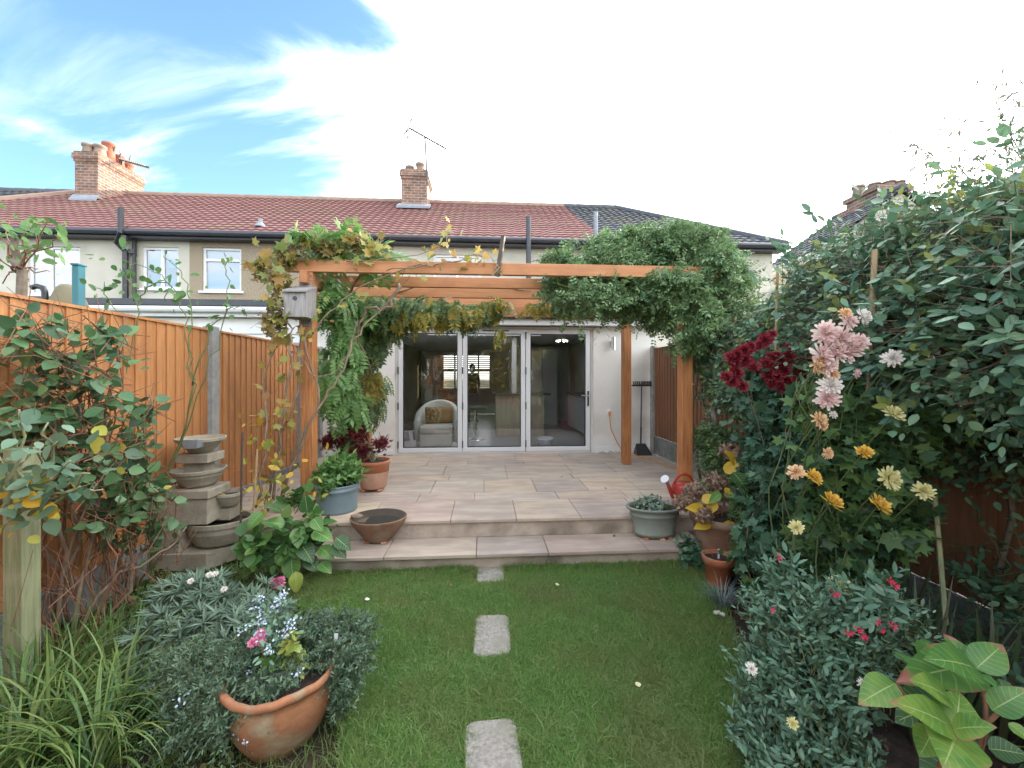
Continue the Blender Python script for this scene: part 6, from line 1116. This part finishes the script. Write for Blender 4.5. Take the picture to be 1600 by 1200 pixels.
# things beyond the fence
a = W(123, 416, Y=4.6); o = thing('teal_post', 'teal painted square post rising behind the left fence', 'post', (a[0], 4.6, 0)); MB().box(a[0] - .035, a[0] + .035, 4.56, 4.64, 0, a[2], ch=.006).build('post', M['teal'], o)
MB().box(a[0] - .04, a[0] + .04, 4.55, 4.65, a[2] + .001, a[2] + .02, ch=.003).build('cap', M['teal'], o)
a = W(107, 444, Y=4.9); o = thing('covered_parasol', 'olive canvas cover with rounded top behind the left fence', 'cover', (a[0], 4.9, 0)); MB().lathe([(.001, a[2]), (.06, a[2] - .01), (.10, a[2] - .05), (.17, a[2] - .25), (.2, a[2] - .6), (.18, .2), (.17, 0)], (a[0], 4.9, 0), 18).build('canvas', M['canvas'], o, smooth=True)
a = W(64, 448, Y=4.8); o = thing('vent_pipe', 'black hooked pipe showing above the left fence', 'pipe', (a[0], 4.8, 0)); MB().tube([(a[0] + .04, 4.8, 0), (a[0] + .04, 4.8, a[2] - .06), (a[0] + .02, 4.8, a[2] - .01), (a[0] - .04, 4.8, a[2] + .005), (a[0] - .09, 4.8, a[2] - .01)], .028, 10).build('pipe', M['black'], o, smooth=True)
# strap leaves bottom left
o = thing('strap_leaf_clump', 'large clump of arching strap-like green leaves in the bottom left corner', 'plant', (-2.0, 1.75, 0))
strap_plant(o, [tuple(W(px, py, Z=.02)) for px, py in ((30, 1130), (90, 1090), (70, 1180), (130, 1150), (20, 1210), (150, 1200), (190, 1130))], 420, .28, .58, .0115, 'strap', 1.25, 1.0, bias=(.25, -.1, 0), spread=.09)
strap_plant(o, [tuple(W(px, py, Z=.02)) for px, py in ((60, 1070), (110, 1030), (170, 1050))], 70, .25, .42, .008, 'strap', .5, 2.0, name='upright_leaves', spread=.12)
# wallflower
o = thing('wallflower', 'low grey-green wallflower mound with narrow leaf rosettes left of the lawn', 'plant', (-1.7, 2.4, 0))
B, Nn = blob_points([E3(300, 938, 2.6, .26, .2, .14), E3(370, 948, 2.6, .22, .2, .14), E3(270, 998, 2.35, .22, .2, .14), E3(350, 1003, 2.3, .25, .2, .16), E3(410, 978, 2.4, .15, .15, .14), E3(300, 1038, 2.2, .2, .15, .10)], 330, .3)
k = 15; idx = np.repeat(np.arange(len(B)), k); ax = unit(Nn * .6 + Zu * .8 + np.array([.1, -.3, 0]))[idx]; rd = unit(rng.normal(size=(len(idx), 3))); rd = unit(rd - ax * (rd * ax).sum(1, keepdims=True)); el = rng.uniform(.1, 1.1, (len(idx), 1))
leaves('foliage', T_narrow(.15, .05), B[idx], rd * 1 + ax * el, ax + rng.normal(size=ax.shape) * .1, rng.uniform(.055, .10, len(idx)), LM['wall'], o); sticks('stems', B - ax[::k] * .14, B, .004, M['stem_green'], o)
for px, py in ((298, 908), (327, 898), (350, 921), (194, 1003), (336, 897)): flower(o, 'p_white', W(px, py, D=2.15), .016, (0, -.6, 1))
# rosemary left of and around the pot
px0 = W(441, 1050, D=1.86); cx_, cy_ = px0[0], px0[1]
bp = thing('large_terracotta_pot', 'big rounded terracotta pot with broken scalloped rim in the foreground', 'plant pot', (cx_, cy_, 0)); V = []; n = 72; prof = [(.09, -.03), (.13, .0), (.165, .08), (.195, .17), (.208, .25), (.203, .31), (.198, .335), (.212, .345), (.222, .365), (.218, .385), (.202, .39), (.190, .37), (.184, .30)]
mb = MB()
for i, (r_, z_) in enumerate([(q[0] * 1.08, q[1] * .80) for q in prof]):
    for j in range(n):
        t = 2 * math.pi * j / n; dz = (.005 * math.sin(5 * t) + .002 * math.sin(17 * t + 1)) if 6 <= i <= 11 else 0; rr = r_ * (1 + (.008 * math.sin(5 * t) if 7 <= i <= 9 else 0)); mb.v.append((cx_ + rr * math.cos(t), cy_ + rr * math.sin(t), z_ + dz))
mb.f = [(i * n + j, i * n + (j + 1) % n, (i + 1) * n + (j + 1) % n, (i + 1) * n + j) for i in range(len(prof) - 1) for j in range(n)]
mb.build('pot', M['terra_old'], bp, smooth=True); soil_disc(bp, .20, (cx_, cy_, .262))
ro = thing('rosemary', 'dark green creeping rosemary filling and spilling over the big terracotta pot', 'shrub', (cx_, cy_, .33))
def rosemary(root, blobs, n, k=30, L_=.15, s=.024, name='foliage', upb=.3):
    B, Nn = blob_points(blobs, n, .4); Dr = unit(Nn * .8 + rng.normal(size=B.shape) * .5 + Zu * upb); t = np.tile(np.linspace(0, 1, k), n)[:, None]; idx = np.repeat(np.arange(n), k); LL = (L_ * rng.uniform(.6, 1.3, n))[idx][:, None]
    P = B[idx] + Dr[idx] * (t - .5) * LL - Zu * .3 * (t * LL) ** 2 / L_; rd = rng.normal(size=P.shape); rd = unit(rd - Dr[idx] * (rd * Dr[idx]).sum(1, keepdims=True)); D = rd + Dr[idx] * .8
    leaves(name, ([(0, 0, 0), (.5, .15, 0), (.5, -.15, 0), (1, 0, -.05)], [(0, 2, 3, 1)]), P, D, Dr[idx] + rng.normal(size=P.shape) * .3, s * (1.2 - .5 * t[:, 0]) * rng.uniform(.8, 1.2, len(P)), LM['rosemary'], root)
    sticks('stems', B - Dr * L_ * .35, B + Dr * L_ * .3, .0014, M['stem_green'], root)
rosemary(ro, [(cx_ + .19, cy_ + .18, 0.345, .19, .16, .08), (cx_ + .27, cy_ + .05, 0.285, .13, .14, .10), (cx_ + .05, cy_ + .22, 0.345, .18, .12, .07), (cx_ + .0, cy_ + .02, 0.315, .16, .12, .04), (cx_ - .02, cy_ - .12, 0.310, .12, .05, .03), (cx_ + .25, cy_ + .03, 0.185, .04, .07, .10)], 700)
rosemary(ro, [(cx_ - .20, cy_ - .02, 0.305, .12, .14, .08), (cx_ - .14, cy_ - .19, 0.260, .07, .04, .05), (cx_ - .2, cy_ + .2, 0.325, .13, .12, .08)], 330, name='left_foliage')
ro2 = thing('rosemary', 'loose rosemary bush with pale flower specks left of the big terracotta pot', 'shrub', (-1.4, 1.9, 0))
rosemary(ro2, [E3(330, 1060, 1.95, .18, .16, .14), E3(290, 1040, 2.05, .13, .13, .10), E3(300, 1110, 1.85, .14, .14, .12), E3(345, 1120, 1.75, .08, .1, .10)], 420, L_=.2)
# geranium cutting pot inside, flowers
a = W(438, 1040, D=1.84); o = thing('clear_pot', 'small thin-rimmed pot with yellowing cutting sunk among the rosemary', 'plant pot', a); MB().lathe([(.001, -.08), (.04, -.08), (.052, 0), (.054, .002), (.050, .0), (.045, -.03), (.001, -.035)], tuple(a), 24).build('pot', M['lead'], o)
o2 = thing('geranium', 'small yellow-green geranium cutting in the sunken pot', 'plant', a + np.array([0, 0, -.03])); shrub(o2, [(a[0] + .04, a[1], a[2] + .05, .035, .035, .06), (a[0] + .05, a[1], a[2] + .13, .02, .02, .03), (a[0] + .07, a[1], a[2] - .01, .05, .03, .02)], 26, 4, .05, .034, OVR, leafmat('geranium_leaf', [(.25, .38, .08), (.42, .44, .10), (.18, .30, .07)]), up=.5)
o = thing('pelargonium', 'pelargonium with one bright pink flower head above the big pot', 'plant', a + np.array([-.1, 0, -.05])); 
shrub(o, [(*(W(424, 1035, D=1.82)), .035, .03, .02)], 14, 3, .05, .035, OVR, 'mint', up=.8); t = W(405, 1000, D=1.8); MB().tube([W(424, 1040, D=1.82), W(410, 1020, D=1.8), t], .0025, 5).build('stem', M['stem_green'], o)
for i in range(7): flower(o, 'p_rose', t + rng.normal(size=3) * .010, .02, tuple(rng.normal(size=3) * .6 + [0, -.6, .7]))
o = thing('forget_me_not', 'loose sprays of tiny pale blue flowers above the big pot', 'plant', W(420, 1000, D=1.9)); c = W(420, 1010, D=1.92)
tip = np.array([W(px, py, D=D_) for px, py, D_ in [(405, 935, 1.95), (408, 955, 1.9), (440, 935, 1.9), (446, 928, 1.9), (430, 950, 1.9), (452, 980, 1.8), (458, 972, 1.8), (445, 990, 1.8), (400, 975, 1.85), (415, 970, 1.85), (420, 1015, 1.7), (380, 985, 1.85), (395, 950, 1.9), (432, 940, 1.9), (410, 990, 1.8), (378, 1145, 1.68), (385, 1155, 1.66), (465, 1050, 1.8), (392, 1055, 1.8), (405, 1052, 1.8), (283, 1096, 1.7)]])
sticks('stems', tip * .35 + c * .65, tip, .0022, M['stem_green'], o); n_ = 330; ix = rng.integers(0, len(tip), n_)
tag(leaves('flowers', OVR, tip[ix] + rng.normal(size=(n_, 3)) * .012, rng.normal(size=(n_, 3)), rng.normal(size=(n_, 3)) * .5 + [0, -.6, .6], .011, LM['p_blue'], o), kind='stuff')
ix = rng.integers(0, 15, 260); tt = rng.random((260, 1)); leaves('leaves', OV, tip[ix] * tt + c * (1 - tt) + rng.normal(size=(260, 3)) * .03, rng.normal(size=(260, 3)), rng.normal(size=(260, 3)) * .5 + Zu, .03, LM['salvia'], o)
a = W(525, 1000, D=1.95); o = thing('plant_label', 'white plastic plant label stuck in the rosemary', 'plant label', a); MB().box(a[0] - .009, a[0] + .009, a[1] - .001, a[1] + .001, a[2] - .06, a[2] + .03).build('tag', M['upvc'], o)
# heart-leaved plant by the step
hl = thing('hydrangea', 'low plant with broad heart-shaped green leaves at the left end of the steps', 'shrub', (-1.75, 3.4, 0))
hc = W(460, 860, D=3.35)
for px, py, qx, qy, s in [(480, 800, 478, 775, 1), (445, 820, 415, 812, 1), (465, 825, 465, 845, 1), (490, 830, 520, 840, 1.2), (450, 850, 435, 875, 1.1), (478, 870, 500, 895, 1), (455, 868, 455, 895, 1.3), (500, 855, 520, 870, 1), (425, 830, 405, 850, 1), (440, 800, 425, 790, .9), (470, 850, 485, 870, 1.2), (520, 850, 540, 870, 1), (490, 810, 500, 825, .9), (410, 800, 395, 815, 1), (500, 880, 515, 890, .9), (430, 860, 410, 880, 1), (525, 840, 548, 858, 1)]:
    a, b = W(px, py, D=3.15), W(qx, qy, D=3.08); bigleaf(hl, a, b - a, (random.uniform(-.3, .4), -.6, .8), .15 * s, .115 * s, HM[1] if random.random() < .6 else HM[2])
shrub(hl, [E3(440, 845, 3.3, .22, .15, .12), E3(480, 830, 3.35, .2, .15, .12), E3(400, 860, 3.2, .15, .15, .10), E3(460, 780, 3.55, .12, .1, .08)], 75, 5, .16, .085, OVR, 'bean', up=.5, inner=.6)
a, b = W(462, 893, D=3.0), W(463, 925, D=2.95); bigleaf(hl, a, b - a, (.3, -.7, .3), .15, .10, hydmat('browning_leaf', (.26, .34, .06), (.36, .38, .08), True))
vine_tubes(hl, [smooth_path([hc * [1, 1, 0] + rng.normal(size=3) * [.08, .05, 0], W(px, py, D=3.2)], 4, .01) for px, py in ((445, 820), (480, 800), (490, 830), (455, 868), (500, 855), (425, 830))], .006, .003, M['stem_green'])
o = thing('rose', 'single soft pink rose bloom beside the left edge of the lawn', 'flower', W(435, 908, D=2.85)); p = W(435, 908, D=2.85); MB().tube([p, p + [-.05, .05, -.15], p + [-.08, .1, -.42]], .004, 5).build('stem', M['stem_red'], o)
for i in range(5): flower(o, 'p_rose', p + rng.normal(size=3) * .010, .036, tuple(rng.normal(size=3) * .5 + [0, -.7, .5]), .7)
# weeds and ground cover, left border
n = 5200; P = np.stack([rng.uniform(-2.65, -1.0, n), rng.uniform(1.75, 3.75, n), rng.uniform(.0, .07, n)], 1); k_ = ~inside(P, LAWN) & (P[:, 0] < -.95 + (P[:, 1] - 2.7) * -.4); P = P[k_]
g = leaves('ground_cover', OVR, P, rng.normal(size=P.shape), rng.normal(size=P.shape) * .4 + Zu, rng.uniform(.015, .04, len(P)), LM['cover'], None); tag(g, kind='stuff')
n = 26000; P = np.stack([rng.uniform(-2.65, -.4, n), rng.uniform(1.2, 3.75, n), np.full(n, .0)], 1); P = P[~inside(P, LAWN)]; P = P[rng.random(len(P)) < np.where(P[:, 0] < -2.0, .6, .45)]
tag(blades('border_grass', P, rng.uniform(.04, .12, len(P)), .004, .9, LM['grass']), kind='stuff')
n = 900; P = np.stack([rng.uniform(1.0, 2.8, n), rng.uniform(1.2, 3.7, n), np.full(n, .012)], 1); P = P[~inside(P, LAWN)]
tag(leaves('leaf_litter', OV, P, rng.normal(size=P.shape) * [1, 1, .15], rng.normal(size=P.shape) * .25 + Zu, rng.uniform(.012, .04, len(P)), LM['brown'], None), kind='stuff')
# fallen leaves
lv = [(760, 732, 'dry leaf on the paving in front of the middle door'), (880, 745, 'small leaf on the paving in front of the right-hand door'), (945, 762, 'brown leaf on the paving left of the rear right post'), (640, 752, 'brown leaf on the paving just right of the terracotta pot'), (990, 790, 'leaf near the edge of the top step above the oval planter'), (700, 730, 'curled leaf on the paving in front of the left door'), (850, 722, 'tiny leaf by the threshold of the folding doors'), (960, 836, 'leaf lying on the lower step left of the oval planter')]
for i, (px, py, lab) in enumerate(lv):
    z = (SZ_ if i == 7 else PZ) + .004; a = W(px, py, Z=z); o = leaves('fallen_leaf', OV, np.array([[0, 0, .004]]), rng.normal(size=(1, 3)) * [1, 1, 0], np.array([[.1, .1, 1]]), .045, LM['brown'], None); o.location = [float(v) for v in a]
    tag(o, lab, 'leaf', 'fallen leaves on the paving')
for px, py, lab, k in [(570, 936, 'pale fallen petal lying on the left part of the lawn', 'p_white'), (868, 913, 'pale fallen leaf near the middle of the lawn', 'p_lemon'), (702, 914, 'reddish brown leaf lying on the grass left of the top stepping stone', 'brown'), (993, 1070, 'pale straw-coloured leaf on the right of the lawn', 'p_lemon')]:
    a = W(px, py, Z=.06); o = leaves('fallen_leaf', OVR, np.array([[0, 0, 0]]), np.array([[1, .3, 0]]), np.array([[.1, -.3, 1]]), .035, LM[k], None); o.location = [float(v) for v in a]; tag(o, lab, 'leaf')

# ---------------------------------------------------------------- right neighbouring house
nb = thing('neighbour_house', 'pale house with grey tiled roof and tall chimney beyond the right fence', 'house', (10, 8, 0))
mb = MB().add([(9, 10.45, 0), (9, 12.4, 0), (9, 12.4, 5.0), (9, 10.45, 5.0), (13.6, 12.4, 0), (13.6, 12.4, 5.0), (11.3, 12.4, 6.7), (13.6, 10.45, 0), (13.6, 10.45, 5.0), (11.3, 10.45, 6.7)], [(0, 1, 2, 3), (1, 4, 5, 6, 2), (0, 7, 8, 9, 3), (4, 7, 8, 5)]); mb.build('wall', M['cream'], nb)
L2 = math.hypot(2.6, 1.85); rfn = tile_roof((8.75, 10.35, 4.92), (0, 1, 0), (2.6, 0, 1.85), lambda v: 0, lambda v: 2.25, L2).build('roof', M['slate'], nb)
MB().hexa([(8.75, 10.35, 4.84), (11.35, 10.35, 6.70), (11.35, 12.55, 6.70), (8.75, 12.55, 4.84), (8.75, 10.35, 4.88), (11.35, 10.35, 6.74), (11.35, 12.55, 6.74), (8.75, 12.55, 4.88)]).hexa([(11.35, 10.35, 6.74), (13.9, 10.35, 4.88), (13.9, 12.55, 4.88), (11.35, 12.55, 6.74), (11.35, 10.35, 6.78), (13.9, 10.35, 4.92), (13.9, 12.55, 4.92), (11.35, 12.55, 6.78)]).build('roof_deck', M['slate'], rfn)
MB().tube([(11.35, 10.35, 6.78), (11.35, 12.6, 6.78)], .12, 8).build('ridge_tiles', M['slate'], rfn); MB().tube([(8.72, 10.35, 4.9), (8.72, 12.55, 4.9)], .06, 8, False).box(8.76, 8.98, 10.35, 12.5, 4.74, 4.84).build('gutter', M['upvc'], nb)
c_ = MB().box(11.1, 12.1, 10.9, 11.9, 6.0, 6.95).box(11.04, 12.16, 10.84, 11.96, 6.95, 7.08).box(10.95, 12.25, 10.75, 12.05, 5.9, 6.72).build('chimney', M['brick'], rfn)
for x, y, h_ in ((11.3, 11.7, .34), (11.4, 11.3, .22), (11.7, 11.15, .22), (11.95, 11.1, .2)): MB().lathe([(.16, 0), (.14, h_ * .8), (.17, h_ * .82), (.17, h_), (.13, h_), (.12, h_ * .5)], (x, y, 7.08), 14).build('chimney_pot', M['pot_buff'], c_)
w_ = W(1256, 440, X=8.99); mb = MB(); y_, z_ = w_[1], w_[2]; f_ = mb.box(8.93, 8.995, y_ - .6, y_ + .6, z_ - .55, z_ + .55).build('window', M['upvc'], nb); MB().add([(8.925, y_ - .52, z_ - .47), (8.925, y_ + .52, z_ - .47), (8.925, y_ + .52, z_ + .47), (8.925, y_ - .52, z_ + .47)], [(0, 3, 2, 1)]).build('pane', mat('dark_pane', (.05, .10, .14), None, .05, spec=1), f_)
w_ = W(1281, 385, X=8.7); MB().tube([(8.85, w_[1], 4.3), (8.85, w_[1], w_[2] + .15)], .06, 10).build('flue', M['lead'], nb)
# ---------------------------------------------------------------- behind the camera: what the glass reflects
def back_tree(lab, x, y, h_, r_, key, n=6500, ls=.11, kind='tree'):
    o = thing('garden_tree', lab, 'tree', (x, y, 0)); vine_tubes(o, [smooth_path([(x, y, 0), (x + .1, y, h_ * .3), (x, y + .1, h_ * .6), (x, y, h_ * .85)], 4, .03)], .10, .03, M['bark'], 'trunk')
    bl = [(x + rng.normal() * r_ * .45, y + rng.normal() * r_ * .3, h_ * rng.uniform(.25, .9), r_ * rng.uniform(.4, .65), r_ * rng.uniform(.35, .6), h_ * rng.uniform(.13, .2)) for _ in range(13)]
    B, Nn = blob_points(bl, n, .4); leaves('crown', OV, B, rng.normal(size=B.shape), Nn + rng.normal(size=B.shape) * .5 + Zu * .4, ls * rng.uniform(.6, 1.4, n), LM[key], o)
    vine_tubes(o, [smooth_path([(x, y, h_ * .35), tuple(np.array(b[:3]))], 4, .04) for b in bl], .04, .01, M['bark'], 'limbs')
back_tree('yellow-green autumn tree at the far end of the garden behind the viewer', 1.3, -5.5, 4.2, 1.6, 'tree_a')
back_tree('orange-leaved small tree in the garden behind the viewer', -2.6, -6.5, 4.0, .9, 'tree_b', 1500)
back_tree('dark green tree at the left of the garden behind the viewer', -1.2, -8.5, 4.2, 1.7, 'tree_c')
back_tree('large yellowing tree at the end boundary behind the viewer', 3.6, -9.5, 4.6, 2.0, 'tree_a')
back_tree('dark bushy tree at the end boundary behind the viewer', .6, -11.0, 4.0, 2.0, 'tree_c')
o = thing('garden_fence', 'plain board fence closing the far end of the garden behind the viewer', 'fence', (0, -12, 0)); mb = MB()
for i in range(54): mb.box(-2.7 + i * .104, -2.7 + i * .104 + .1, -12.02, -12, 0, 1.8 + .003 * (i % 2))
mb.build('fence_panel', M['stain_brown'], o)
